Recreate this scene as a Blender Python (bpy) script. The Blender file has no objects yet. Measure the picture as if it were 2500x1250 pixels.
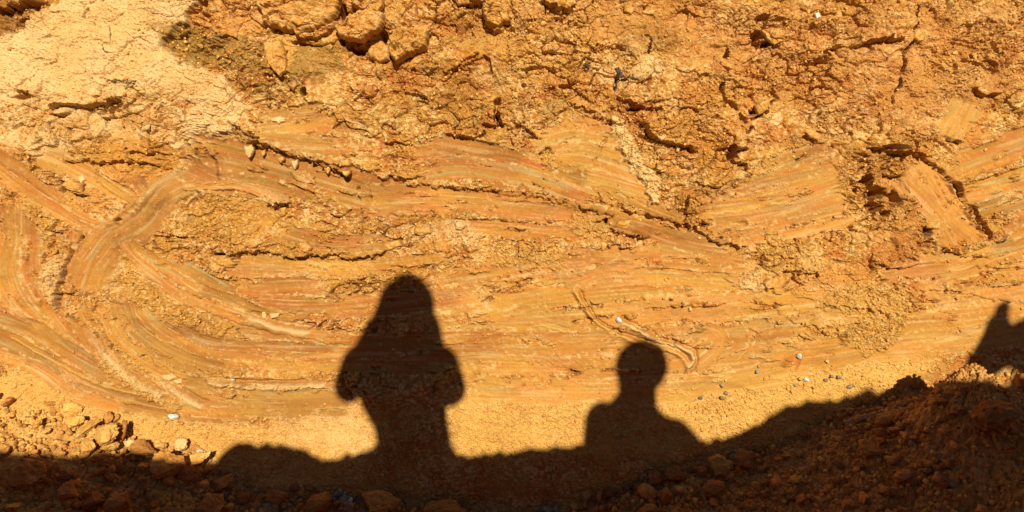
import bpy, bmesh, math, random
import numpy as np
from mathutils import Vector, noise as mnoise

# ------------------------------------------------------------------ scene, camera, sky, sun
scene = bpy.context.scene
C = bpy.context.collection
PX = 0.0015                    # metres per photo pixel on the cut face
D = 2.7                        # camera distance from the cut face
TILT = math.radians(12)        # the cut face leans back by this much
CT, ST = math.cos(TILT), math.sin(TILT)
Z0 = 0.9
SUNX, SUNV = 0.12, math.tan(math.radians(16))   # sun slope sideways and upwards, per metre away from the face

def W(u, v, w):                # face frame (right, up the face, out of the face) -> world
    return Vector((u, v*ST - w*CT, Z0 + v*CT + w*ST))
def px2u(X): return (X-1250)*PX
def px2v(Y): return (625-Y)*PX

cam_d = bpy.data.cameras.new('camera'); cam = bpy.data.objects.new('camera', cam_d); C.objects.link(cam)
cam.location = W(0, 0, D)
cam.rotation_euler = (math.radians(90)-TILT, 0, 0)
cam_d.sensor_width = 36; cam_d.lens = 36*D/(2500*PX)
cam_d.clip_start = 0.02; cam_d.clip_end = 500
scene.camera = cam

sd = (W(SUNX, SUNV, 1) - W(0, 0, 0)).normalized()     # towards the sun
sun_el = math.asin(sd.z); sun_az = math.atan2(sd.x, sd.y)
world = bpy.data.worlds.new('World'); scene.world = world; world.use_nodes = True
nt = world.node_tree; nt.nodes.clear()
sky = nt.nodes.new('ShaderNodeTexSky'); sky.sky_type = 'NISHITA'; sky.sun_disc = False
sky.sun_elevation = sun_el; sky.sun_rotation = sun_az; sky.altitude = 2500; sky.dust_density = .5
bg = nt.nodes.new('ShaderNodeBackground'); bg.inputs['Strength'].default_value = 0.05
wo = nt.nodes.new('ShaderNodeOutputWorld')
nt.links.new(sky.outputs[0], bg.inputs[0]); nt.links.new(bg.outputs[0], wo.inputs[0])
sl = bpy.data.lights.new('sun', 'SUN'); sl.energy = 5.0; sl.angle = math.radians(0.5); sl.color = (1.0, 0.90, 0.72)
so = bpy.data.objects.new('sun', sl); C.objects.link(so)
so.rotation_euler = (-sd).to_track_quat('-Z', 'Y').to_euler()
vs = scene.view_settings
vs.view_transform = 'Standard'; vs.look = 'None'; vs.exposure = 0.40; vs.gamma = 1.0; vs.use_curve_mapping = False

# ------------------------------------------------------------------ helpers
rng = np.random.default_rng(7)
TAB = rng.random((24, 256, 256)).astype(np.float32)
random.seed(11)

def vn(x, y, k):
    xi = np.floor(x); yi = np.floor(y)
    fx = (x-xi).astype(np.float32); fy = (y-yi).astype(np.float32)
    fx = fx*fx*(3-2*fx); fy = fy*fy*(3-2*fy)
    a = xi.astype(np.int64) & 255; b = yi.astype(np.int64) & 255
    a1 = (a+1) & 255; b1 = (b+1) & 255
    T = TAB[k % 24]
    return (T[a, b]*(1-fx)+T[a1, b]*fx)*(1-fy) + (T[a, b1]*(1-fx)+T[a1, b1]*fx)*fy

def fbm(x, y, octs, k, gain=0.5, ridged=False):
    s = 0; amp = 1.0; tot = 0; ca, sa = 0.8, 0.6
    for o in range(octs):
        n = vn(x+13.7*o, y+7.3*o, k+o)
        if ridged: n = 1-abs(2*n-1)
        s = s + amp*n; tot += amp; amp *= gain
        x, y = (ca*x-sa*y)*2.03, (sa*x+ca*y)*2.03
    return s/tot

def worley(x, y, k):
    xi = np.floor(x).astype(np.int64); yi = np.floor(y).astype(np.int64)
    f1 = np.full(x.shape, 9.0, np.float32); f2 = f1.copy()
    idv = np.zeros(x.shape, np.float32); dxm = np.zeros(x.shape, np.float32); dym = dxm.copy()
    for i in (-1, 0, 1):
        for j in (-1, 0, 1):
            a = (xi+i) & 255; b = (yi+j) & 255
            dx = (x-(xi+i+TAB[k % 24][a, b])).astype(np.float32)
            dy = (y-(yi+j+TAB[(k+1) % 24][a, b])).astype(np.float32)
            d = dx*dx+dy*dy
            n = d < f1
            f2 = np.where(n, f1, np.minimum(f2, d))
            f1 = np.where(n, d, f1)
            idv = np.where(n, TAB[(k+2) % 24][a, b], idv)
            dxm = np.where(n, dx, dxm); dym = np.where(n, dy, dym)
    return np.sqrt(f1), np.sqrt(f2), idv, dxm, dym

def facets(x, y, k, gap=.55):           # broken lumps: every cell its own height and tilt, with gaps between
    f1, f2, i, dx, dy = worley(x, y, k)
    a = i*57.3
    tilt = (np.cos(a)*dx+np.sin(a)*dy)*0.9
    FAC['id'] = i; FAC['edge'] = f2-f1
    return (i-0.5)+tilt-gap*np.exp(-((f2-f1)/0.10)**2)-0.5*f1*f1
FAC = {}

def sst(a, b, x):
    t = np.clip((x-a)/(b-a), 0, 1); return t*t*(3-2*t)

def tag(o, label=None, cat=None, group=None, kind=None):
    if label: o['label'] = label
    if cat: o['category'] = cat
    if group: o['group'] = group
    if kind: o['kind'] = kind
    return o

def link_mesh(name, me, mat, parent=None):
    o = bpy.data.objects.new(name, me); C.objects.link(o)
    if mat and not me.materials: me.materials.append(mat)
    if parent: o.parent = parent
    return o

def grid_mesh(name, P, mat, smooth=True):      # P: (ny, nx, 3)
    ny, nx, _ = P.shape
    me = bpy.data.meshes.new(name)
    me.vertices.add(ny*nx); me.vertices.foreach_set('co', P.reshape(-1).astype(np.float32))
    idx = np.arange(ny*nx, dtype=np.int32).reshape(ny, nx)
    q = np.stack([idx[:-1, :-1], idx[1:, :-1], idx[1:, 1:], idx[:-1, 1:]], -1).reshape(-1)
    nf = (ny-1)*(nx-1)
    me.loops.add(nf*4); me.loops.foreach_set('vertex_index', q)
    me.polygons.add(nf)
    me.polygons.foreach_set('loop_start', np.arange(nf, dtype=np.int32)*4)
    me.polygons.foreach_set('loop_total', np.full(nf, 4, np.int32))
    me.update(calc_edges=True)
    me.polygons.foreach_set('use_smooth', np.full(nf, smooth))
    me.materials.append(mat)
    return me

def col_attr(me, name, arr):
    a = me.color_attributes.new(name, 'FLOAT_COLOR', 'POINT')
    c = np.ones((len(me.vertices), 4), np.float32); c[:, :3] = arr.reshape(-1, 3)
    a.data.foreach_set('color', c.reshape(-1))

# ------------------------------------------------------------------ materials
def mat_new(name):
    m = bpy.data.materials.new(name); m.use_nodes = True
    return m, m.node_tree.nodes, m.node_tree.links, m.node_tree.nodes['Principled BSDF']

def earth_attr_mat(name, grain_scale, bump, rough=0.85):
    m, N, L, B = mat_new(name)
    at = N.new('ShaderNodeAttribute'); at.attribute_name = 'albedo'
    ge = N.new('ShaderNodeNewGeometry')
    n1 = N.new('ShaderNodeTexNoise'); n1.inputs['Scale'].default_value = grain_scale; n1.inputs['Detail'].default_value = 6
    n1.inputs['Roughness'].default_value = 0.7
    L.new(ge.outputs['Position'], n1.inputs['Vector'])
    mr = N.new('ShaderNodeMapRange'); mr.inputs[1].default_value = .3; mr.inputs[2].default_value = .7
    mr.inputs[3].default_value = .78; mr.inputs[4].default_value = 1.2
    L.new(n1.outputs[0], mr.inputs[0])
    mx = N.new('ShaderNodeMix'); mx.data_type = 'RGBA'; mx.blend_type = 'MULTIPLY'; mx.inputs[0].default_value = 1
    L.new(at.outputs['Color'], mx.inputs[6]); L.new(mr.outputs[0], mx.inputs[7])
    L.new(mx.outputs[2], B.inputs['Base Color'])
    B.inputs['Roughness'].default_value = rough
    B.inputs['Specular IOR Level'].default_value = 0.2
    bp = N.new('ShaderNodeBump'); bp.inputs['Strength'].default_value = bump; bp.inputs['Distance'].default_value = 0.004
    L.new(n1.outputs[0], bp.inputs['Height']); L.new(bp.outputs[0], B.inputs['Normal'])
    return m

def clod_mat(name, c1, c2, c3, scale=28, rough=0.9):
    m, N, L, B = mat_new(name)
    tc = N.new('ShaderNodeNewGeometry')
    n1 = N.new('ShaderNodeTexNoise'); n1.inputs['Scale'].default_value = scale; n1.inputs['Detail'].default_value = 8
    n1.inputs['Roughness'].default_value = 0.65
    L.new(tc.outputs['Position'], n1.inputs['Vector'])
    cr = N.new('ShaderNodeValToRGB'); e = cr.color_ramp.elements
    c1, c2, c3 = [tuple(q*k for q, k in zip(c_, (.98,.98,.88))) for c_ in (c1, c2, c3)]
    e[0].position = .33; e[0].color = (*c1, 1); e[1].position = .68; e[1].color = (*c3, 1)
    x = e.new(.5); x.color = (*c2, 1)
    L.new(n1.outputs[0], cr.inputs[0])
    oi = N.new('ShaderNodeObjectInfo')
    hv = N.new('ShaderNodeMapRange'); hv.inputs[3].default_value = .78; hv.inputs[4].default_value = 1.2
    L.new(oi.outputs['Random'], hv.inputs[0])
    mx = N.new('ShaderNodeMix'); mx.data_type = 'RGBA'; mx.blend_type = 'MULTIPLY'; mx.inputs[0].default_value = 1
    L.new(cr.outputs[0], mx.inputs[6]); L.new(hv.outputs[0], mx.inputs[7])
    L.new(mx.outputs[2], B.inputs['Base Color'])
    B.inputs['Roughness'].default_value = rough; B.inputs['Specular IOR Level'].default_value = .2
    n2 = N.new('ShaderNodeTexNoise'); n2.inputs['Scale'].default_value = 140; n2.inputs['Detail'].default_value = 6
    L.new(tc.outputs['Position'], n2.inputs['Vector'])
    bp = N.new('ShaderNodeBump'); bp.inputs['Strength'].default_value = .8; bp.inputs['Distance'].default_value = 0.006
    L.new(n2.outputs[0], bp.inputs['Height']); L.new(bp.outputs[0], B.inputs['Normal'])
    return m

def plain_mat(name, col, rough=.8):
    m, N, L, B = mat_new(name)
    n1 = N.new('ShaderNodeTexNoise'); n1.inputs['Scale'].default_value = 60; n1.inputs['Detail'].default_value = 4
    mr = N.new('ShaderNodeMapRange'); mr.inputs[3].default_value = .7; mr.inputs[4].default_value = 1.25
    L.new(n1.outputs[0], mr.inputs[0])
    mx = N.new('ShaderNodeMix'); mx.data_type = 'RGBA'; mx.blend_type = 'MULTIPLY'; mx.inputs[0].default_value = 1
    mx.inputs[6].default_value = (*col, 1); L.new(mr.outputs[0], mx.inputs[7])
    L.new(mx.outputs[2], B.inputs['Base Color']); B.inputs['Roughness'].default_value = rough
    return m

M_face = earth_attr_mat('clay_face', 260, 0.35)
M_ground = earth_attr_mat('loose_earth', 200, 0.6)
M = {
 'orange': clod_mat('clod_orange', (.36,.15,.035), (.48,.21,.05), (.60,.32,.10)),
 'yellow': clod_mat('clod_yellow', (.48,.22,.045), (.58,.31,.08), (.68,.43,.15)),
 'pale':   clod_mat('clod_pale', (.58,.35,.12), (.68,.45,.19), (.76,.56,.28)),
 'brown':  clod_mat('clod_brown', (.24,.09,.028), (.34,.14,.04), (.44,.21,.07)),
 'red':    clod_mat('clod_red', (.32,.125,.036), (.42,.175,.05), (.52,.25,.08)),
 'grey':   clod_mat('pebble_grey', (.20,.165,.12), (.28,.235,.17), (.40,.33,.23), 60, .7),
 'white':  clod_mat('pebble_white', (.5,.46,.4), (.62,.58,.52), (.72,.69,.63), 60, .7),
 'root':   plain_mat('root_bark', (.50,.33,.16)),
 'wood':   plain_mat('split_wood', (.34,.19,.07)),
 'darkroot': plain_mat('dark_root_bark', (.07,.045,.03)),
 'straw':  plain_mat('dry_straw', (.45,.33,.18)),
}

# ------------------------------------------------------------------ the cut face: coordinates
def axis(a, b, step, ext_a, ext_b):
    core = np.arange(a, b+.1, step)
    lo = []; x = a; s = step
    while x > ext_a: s = min(s*(1.03 if x > a-500 else 1.15), 60); x -= s; lo.append(x)
    hi = []; x = core[-1]; s = step
    while x < ext_b: s = min(s*(1.03 if x < b+500 else 1.15), 60); x += s; hi.append(x)
    return np.array(lo[::-1]+list(core)+hi)
AX = axis(-50, 2550, 2.0, -1900, 4400)
AY = axis(-50, 1290, 2.0, -1500, 1900)
X, Y = np.meshgrid(AX, AY)
ny, nx = X.shape

def spline(pts, n=8):
    p = np.array(pts, float)
    if len(p) == 2: return np.stack([p[0]+(p[1]-p[0])*t for t in np.linspace(0, 1, n)])
    out = []
    q = np.vstack([2*p[0]-p[1], p, 2*p[-1]-p[-2]])
    for i in range(1, len(q)-2):
        for t in np.linspace(0, 1, n, endpoint=False):
            out.append(.5*((2*q[i])+(-q[i-1]+q[i+1])*t+(2*q[i-1]-5*q[i]+4*q[i+1]-q[i+2])*t*t+(-q[i-1]+3*q[i]-3*q[i+1]+q[i+2])*t**3))
    out.append(q[-2]); return np.array(out)

def window(pts, pad):
    p = np.array(pts)
    i0 = np.searchsorted(AX, p[:, 0].min()-pad); i1 = np.searchsorted(AX, p[:, 0].max()+pad)
    j0 = np.searchsorted(AY, p[:, 1].min()-pad); j1 = np.searchsorted(AY, p[:, 1].max()+pad)
    return slice(j0, j1), slice(i0, i1)

def along(pts, x, y):          # arc length, signed distance (+ = below a left-to-right line), total length
    best = np.full(x.shape, 1e9, np.float32); S = np.zeros(x.shape, np.float32); Tt = S.copy()
    acc = 0
    for a, b in zip(pts[:-1], pts[1:]):
        d = b-a; l = math.hypot(*d)
        if l < 1e-6: continue
        t = np.clip(((x-a[0])*d[0]+(y-a[1])*d[1])/l/l, 0, 1)
        ex = x-(a[0]+t*d[0]); ey = y-(a[1]+t*d[1])
        dd = ex*ex+ey*ey; m = dd < best
        sg = np.sign(d[0]*ey-d[1]*ex)
        best = np.where(m, dd, best); S = np.where(m, acc+t*l, S); Tt = np.where(m, sg*np.sqrt(dd), Tt)
        acc += l
    return S, Tt, acc

def poly_mask(pts, x, y, soft, k, rag=14, rs=22):
    n1 = (fbm(x/rs, y/rs, 4, k)-.5)*2*rag; n2 = (fbm(x/rs+40, y/rs+9, 4, k+3)-.5)*2*rag
    xx = x+n1+(fbm(x/7, y/7, 2, k+5)-.5)*16; yy = y+n2+(fbm(x/7+9, y/7, 2, k+6)-.5)*16; soft = soft*.55
    p = np.array(pts, float); ins = np.zeros(x.shape, bool); best = np.full(x.shape, 1e9)
    for a, b in zip(p, np.roll(p, -1, 0)):
        c = ((a[1] > yy) != (b[1] > yy)) & (xx < (b[0]-a[0])*(yy-a[1])/(b[1]-a[1]+1e-9)+a[0])
        ins ^= c
        d = b-a; l2 = d@d
        t = np.clip(((xx-a[0])*d[0]+(yy-a[1])*d[1])/l2, 0, 1)
        best = np.minimum(best, (xx-a[0]-t*d[0])**2+(yy-a[1]-t*d[1])**2)
    sd_ = np.sqrt(best)*np.where(ins, 1, -1)
    return sst(-soft, soft, sd_)

# ------------------------------------------------------------------ base relief (metres) and colour
def relief(X, Y):
    """broken earth: large swells, blocks, crumbs, grains (metres) and the crumb ids for the tint of each crumb"""
    warp1 = (fbm(X/60, Y/60, 3, 5)-.5)*50; warp2 = (fbm(X/60+9, Y/60+5, 3, 8)-.5)*50
    XW = X+warp1; YW = Y+warp2
    mid = (fbm(XW/90, YW/60, 4, 2)-.5)*0.07
    rid = fbm(XW/50, YW/26, 5, 10, .6, True)
    lump = facets(XW/46, YW/30, 3, .2)*0.014
    e1 = FAC['edge']; lump = lump-0.016*np.exp(-(e1/.045)**2)*sst(.56, .68, fbm(X/80, Y/80, 2, 19))
    lump2 = facets(X/24+warp1*.06, Y/16+warp2*.06, 13, .15)*0.0080
    crumb = facets(X/12+warp1*.05, Y/9+warp2*.05, 6, .35)*0.0062; id1 = FAC['id']
    grain = facets(X/6.0, Y/5.0, 9)*0.0030; id2 = FAC['id']
    grain = grain+(fbm(X/3.4, Y/3.4, 2, 14)-.5)*0.0032
    roughvar = sst(.36, .62, fbm(X/100, Y/70, 4, 16))
    rough = (rid-.5)*.030+lump*(.45+roughvar)+lump2*(.15+1.1*roughvar)+crumb*(.2+.95*roughvar)+grain*(.68+.45*roughvar)
    return mid, rid, lump, crumb, grain, roughvar, rough, id1, id2, XW, YW, warp1, warp2, lump2
LOW = (fbm(X/420, Y/300, 3, 1)-.5)*0.10
mid, rid, lump, crumb, grain, roughvar, rough_, id1, id2, XW, YW, warp1, warp2, lump2_ = relief(X, Y)
H = LOW+mid+rough_

C_or = np.array([.56,.255,.066]); C_och = np.array([.56,.29,.058]); C_red = np.array([.50,.13,.035])
C_pale = np.array([.80,.58,.35]); C_brn = np.array([.34,.155,.036]); C_gry = np.array([.42,.34,.17])
C_cream = np.array([.80,.62,.38]); C_sand = np.array([.66,.39,.115]); C_olive = np.array([.36,.21,.055]); C_peach = np.array([.64,.29,.085])
def mixc(col, c, m): return col*(1-m[..., None])+c*m[..., None]
t1 = fbm(X/200, Y/120, 4, 3); t2 = fbm(XW/55, YW/40, 5, 12); t3 = fbm(X/9, Y/8, 3, 18)
col = np.broadcast_to(C_or, X.shape+(3,)).copy()
col = mixc(col, C_och, sst(.42, .62, t2)*.8)
col = mixc(col, C_brn, sst(.52, .68, t1)*.38)
col = mixc(col, C_sand, sst(.46, .66, fbm(X/110+5, Y/80, 5, 6))*.6)
col = mixc(col, C_peach, sst(.5, .75, fbm(X/160+4, Y/100, 4, 20))*.55)
col = mixc(col, C_red, sst(.6, .75, fbm(XW/40, YW/34, 4, 21))*.45)
col = mixc(col, C_gry, sst(.66, .8, fbm(XW/30+7, YW/24, 4, 15))*.35)
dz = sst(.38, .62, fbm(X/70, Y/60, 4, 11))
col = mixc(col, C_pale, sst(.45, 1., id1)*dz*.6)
col = mixc(col, C_cream*np.array([1.05,1,.85]), sst(.5, 1., id2)*(.30+.6*dz))  # dry pale grains, brightened further to paint in sunlit glints
col = mixc(col, C_brn, sst(.4, .0, id2)*.25)
col = mixc(col, C_brn, sst(.4, .0, id1)*.18)
smear = np.zeros(X.shape, np.float32)

# regional tints
def region(pts, c, amt, soft=10, k=4, rag=18, rs=30, var=0.0):
    sl_ = window(pts, 60)
    m = poly_mask(pts, X[sl_], Y[sl_], soft, k, rag, rs)*amt
    if var: m = m*(1-var+var*sst(.35, .6, t2[sl_]))
    col[sl_] = mixc(col[sl_], c, m)
    return sl_, m

# pale sandy bank at the top left: finer and smoother
P_SAND = [(-400,150),(0,92),(60,70),(110,28),(170,-5),(200,-300),(460,-300),(480,0),(440,60),(400,110),(450,150),(520,165),(560,190),(600,262),(580,310),(500,345),(430,365),(360,330),(280,350),(180,355),(120,390),(60,372),(0,352),(-400,340)]
col0 = col.copy()
sl_, m = region(P_SAND, C_pale, .93, 12, 4, 22, 34, .12)
lowm = sst(190, 270, Y[sl_])
hm = lowm*sst(.49, .58, fbm(X[sl_]/34, Y[sl_]/20, 5, 17))*.68
col[sl_] = mixc(col[sl_], col0[sl_], hm); del col0
col[sl_] = mixc(col[sl_], C_sand, sst(.5, .68, fbm(X[sl_]/90, Y[sl_]/50, 5, 2))*m*.35)
keep = LOW[sl_]+mid[sl_]*.45+(rid[sl_]-.5)*.010+crumb[sl_]*.42+grain[sl_]*1.0+lump[sl_]*.3+lump2_[sl_]*.3+.025
Hs = H[sl_]; H[sl_] = Hs*(1-m*(1-.75*lowm))+keep*m*(1-.75*lowm)
region([(60,300),(200,270),(330,240),(330,300),(200,340),(60,350)], C_och, .45, 20, 6, 25, 20, .8)
region([(100,380),(250,330),(400,330),(430,400),(400,440),(300,420),(200,410)], C_och, .7, 20, 6, 25, 20, .6)
region([(-20,-20),(150,-20),(110,30),(50,68),(0,92),(-20,95)], C_brn, .8, 8, 7, 12, 18, .3)
# olive brown fractured patch
region([(360,60),(480,60),(600,90),(700,110),(830,105),(830,160),(760,200),(640,190),(560,170),(480,150),(400,110)], C_olive, .85, 14, 5, 22, 26, .35)
region([(660,90),(720,95),(720,140),(690,190),(660,160),(645,120)], C_sand, .8, 5, 5, 6, 14)
region([(1650,20),(2500,0),(2500,220),(2250,330),(1900,240),(1700,150)], np.array([.60,.30,.12]), .5, 40, 9, 30, 40, .7)
region([(1100,-20),(1600,-20),(1560,80),(1150,90)], np.array([.62,.34,.13]), .5, 40, 9, 30, 40, .6)
region([(480,40),(640,20),(640,80),(560,90),(500,80)], C_peach, .6, 14, 9, 18, 24, .3)
region([(1050,150),(1250,140),(1240,210),(1100,230)], C_brn, .35, 20, 9, 18, 24, .3)
region([(1090,20),(1180,10),(1200,110),(1100,130)], C_brn, .3, 20, 9, 18, 24, .3)
region([(1500,60),(1650,60),(1650,120),(1520,140)], C_brn, .45, 20, 9, 18, 24, .5)
region([(1560,140),(1600,140),(1620,190),(1540,190)], C_cream, .6, 10, 9, 14, 14, .3)
region([(1450,160),(1520,175),(1500,205),(1465,200)], C_pale, .7, 6, 9, 8, 14, .3)
region([(2100,400),(2220,400),(2290,480),(2280,620),(2150,660),(2100,560)], C_or*.9, .5, 20, 9, 22, 24, .6)
region([(2100,560),(2260,590),(2250,660),(2130,640)], C_red, .25, 20, 9, 22, 24, .6)
region([(480,470),(620,490),(700,520),(900,560),(880,620),(700,620),(560,610),(480,560)], C_och, .45, 20, 9, 22, 24, .5)
region([(0,880),(120,930),(300,1010),(620,1040),(880,1000),(900,1200),(0,1200)], np.array([.72,.45,.16]), .75, 20, 9, 22, 24, .3)
region([(650,1000),(860,980),(900,1050),(930,1120),(700,1080)], C_pale, .45, 20, 9, 22, 24, .4)
region([(560,970),(760,960),(880,1010),(700,1040)], np.array([.66,.36,.18]), .5, 18, 11, 22, 20, .4)
region([(1100,950),(1500,940),(2200,860),(2300,900),(1900,1100),(1100,1130)], np.array([.72,.46,.16]), .8, 40, 9, 26, 30, .2)
region([(1850,610),(2210,690),(2210,800),(2150,860),(1950,830),(1900,760)], C_sand, .45, 20, 9, 26, 30, .3)
region([(1940,610),(2000,610),(2010,660),(1950,665)], C_pale, .7, 8, 9, 12, 14, .2)

# granular toe of the cut: washed down grains, no blocks
def granular(pts, amt=.85, soft=30, k=4):
    sl_ = window(pts, 60)
    m = poly_mask(pts, X[sl_], Y[sl_], soft, k, 24, 40)*amt
    H[sl_] = H[sl_]*(1-m)+m*(LOW[sl_]+mid[sl_]*.35+grain[sl_]*1.15+crumb[sl_]*.22+(id2[sl_] > .93)*.002)
granular([(-1500,900),(120,930),(300,1000),(620,1040),(860,985),(1100,950),(1500,935),(2200,850),(2600,780),(4000,800),(4000,1900),(-1500,1900)])
granular([(520,175),(590,200),(600,300),(520,330),(470,300)], .3)
# ledges: the earth above the line stands proud and throws a shadow below it
def ledge(pts, h, fall=40, jit=7, k=2, tap=25):
    p = spline(pts); sl_ = window(p, fall*3+jit)
    x, y = X[sl_], Y[sl_]
    xj = x+(fbm(x/11, y/11, 3, k)-.5)*2*jit*1.3; yj = y+(fbm(x/11+30, y/11, 3, k+4)-.5)*2*jit*1.3
    s, t, Ln = along(p, xj, yj)
    e = sst(0, tap, s)*sst(0, tap, Ln-s)
    up = np.where(t < 0, np.exp(t/fall), 0)*sst(1.5, -1.5, t)
    up = up*(.65+.7*fbm(x/25, y/25, 3, k+7))
    h = h*1.35
    H[sl_] += h*up*e
    H[sl_] -= h*.25*np.where(t >= 0, np.exp(-t/6), 0)*e*sst(-1.5, 1.5, t)

def crack(pts, wd, dep, jit=5, k=3, broken=.25):
    p = spline(pts, 5); sl_ = window(p, 40)
    x, y = X[sl_], Y[sl_]
    xj = x+(fbm(x/13, y/13, 3, k)-.5)*2*jit*1.4; yj = y+(fbm(x/13+30, y/13, 3, k+4)-.5)*2*jit*1.4
    s, t, Ln = along(p, xj, yj)
    e = sst(0, 10, s)*sst(0, 10, Ln-s)*sst(broken, broken+.15, fbm(s/24, t*0, 2, k+9))
    w = wd*(.6+.8*fbm(s/18+3, t*0, 2, k+1))
    H[sl_] -= dep*1.55*np.exp(-(t/w)**4)*e

def hole(cx, cy, rx, ry, dep, k=5):
    sl_ = window([(cx-rx, cy-ry), (cx+rx, cy+ry)], 20)
    x, y = X[sl_], Y[sl_]
    a = ((x-cx)/rx+(fbm(x/14, y/14, 3, k)-.5)*1.2)**2+((y-cy)/ry+(fbm(x/14+5, y/14, 3, k+2)-.5)*1.2)**2
    H[sl_] -= dep*1.7*sst(1.1, .45, a)

def crumbly(pts, c, amt, h=.012, soft=10, k=4, rag=14, rs=18):
    sl_ = window(pts, 60)
    m = poly_mask(pts, X[sl_], Y[sl_], soft, k, rag, rs)*amt
    H[sl_] = H[sl_]*(1-m)+m*(LOW[sl_]+mid[sl_]*.5+h+crumb[sl_]*1.3+grain[sl_]*1.5+lump[sl_]*.6+(rid[sl_]-.5)*.02)
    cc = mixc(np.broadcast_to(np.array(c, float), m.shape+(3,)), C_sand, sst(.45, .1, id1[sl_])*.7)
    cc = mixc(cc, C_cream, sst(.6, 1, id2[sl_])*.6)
    col[sl_] = mixc(col[sl_], cc, m*.9); smear[sl_] *= 1-m
# ------------------------------------------------------------------ bucket strokes
def stroke(pts, w0, w1, tint='or', depth=.012, streak=.0016, rim=.006, conc=.008, amt=.97, k=1, rag=.32, tap=30, tilt=0.0, red=.35, grey=.25, smooth=1.0, fineness=1.0):
    p = spline(pts); wm = max(w0, w1)
    sl_ = window(p, wm*1.4+20); x, y = X[sl_], Y[sl_]
    s, t, Ln = along(p, x, y)
    hw = w0+(w1-w0)*np.clip(s/Ln, 0, 1)
    ecap = ((x-p[0][0])**2+(y-p[0][1])**2)**.5
    q = t/hw+(fbm(s/45, t/16, 4, k+2)-.5)*2*rag+(fbm(x/9, y/9, 2, k+5)-.5)*rag*.7
    f = fbm(s/70+k*3, t/5, 4, k+6)
    depth, conc, rim, tilt = depth*.75, conc*.6, rim*.8, tilt*.8
    ends = sst(0, tap*(.3+1.4*f), s)*sst(0, tap*(.3+1.4*f), Ln-s)
    m = sst(1.02, .9, abs(q))*ends*amt
    # break-through: rough ground shows in scattered flakes inside the smear
    thin = sst(.60, .70, fbm(s/60+11, t/14, 4, k+8))
    m = m*(1-.85*thin*(1 if smooth < 1 else .7))
    m = m*(1-.75*sst(.58, .7, fbm(x/22, y/16, 4, k+13))*sst(.45, .95, abs(q)))
    n_f = fbm(s/160+5, t/(3.2*fineness), 3, k+9); n_m = fbm(s/260, t/(11*fineness), 3, k+3); n_l = fbm(s/300+8, t/26, 3, k+12); n_x = fbm(s/130+3, t/1.7, 2, k+15)
    Ht = LOW[sl_]+mid[sl_]*.35-depth+conc*q*q+tilt*q+(n_f-.5)*2.4*streak+(n_m-.5)*streak*1.6+(n_x-.5)*streak*1.2+grain[sl_]*.22*sst(.35, .6, fbm(x/30, y/20, 3, k+2))+grain[sl_]*.08
    H[sl_] = H[sl_]*(1-m)+Ht*m
    rm = np.exp(-((abs(q)-1.08)/.10)**2)*ends*amt
    H[sl_] += rm*(rim*(fbm(x/10, y/10, 3, k+4)*1.8-.2)+grain[sl_]*.6)
    base = {'or': C_or*.98, 'och': C_och, 'red': C_or*.5+C_red*.5, 'pale': C_sand*1.05, 'brn': C_or*.45+C_brn*.45+C_red*.05, 'peach': C_peach, 'yel': np.array([.60,.34,.08]), 'sand': C_sand}[tint]
    c = np.broadcast_to(base, x.shape+(3,)).copy()
    c = c*(np.array([.78,.70,.58]) if tint in ('brn', 'or', 'red') else np.array([.84,.80,.72]))
    c = mixc(c, C_peach*.95, sst(.42, .7, n_m)*.45)
    c = mixc(c, C_brn*1.1, sst(.5, .3, n_m)*.4)
    c = mixc(c, C_och*.92, sst(.5, .68, n_l)*.5)
    c = mixc(c, C_olive*1.35, sst(.5, .68, fbm(x/150+3, y/60, 4, 22))*.4)
    c = mixc(c, C_och*1.15, sst(.5, .7, fbm(x/120+30, y/50, 4, 23))*.45)
    c = mixc(c, np.array([.60,.24,.09]), sst(.52, .7, fbm(x/170+60, y/60, 4, 13))*.45)
    c = mixc(c, C_red, sst(.50, .68, fbm(s/150+20, t/7, 3, k+14))*min(1, red*.95))
    c = mixc(c, C_gry, sst(.54, .74, fbm(s/120+40, t/9, 3, k+16))*min(1, grey*1.1))
    c = mixc(c, C_cream, sst(.60, .78, fbm(s/110+60, t/5, 3, k+18))*.36)
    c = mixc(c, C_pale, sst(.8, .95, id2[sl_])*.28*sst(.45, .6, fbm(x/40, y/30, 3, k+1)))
    c = mixc(c, C_cream, sst(.72, .9, n_x)*sst(.45, .65, n_l)*.38)
    c = mixc(c, C_brn*.9, sst(.28, .1, n_x)*.4)
    c = c*{'brn': .80, 'red': .88, 'or': .91}.get(tint, .99)
    c = c*(.80+.24*n_f+.16*n_x)[..., None]
    col[sl_] = mixc(col[sl_], c, m*.93)
    col[sl_] = mixc(col[sl_], C_cream, np.clip(rm*sst(.45, .65, fbm(x/9, y/9, 3, k+4)), 0, 1)*.6)
    smear[sl_] = np.maximum(smear[sl_]*(1-m), m)

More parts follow.
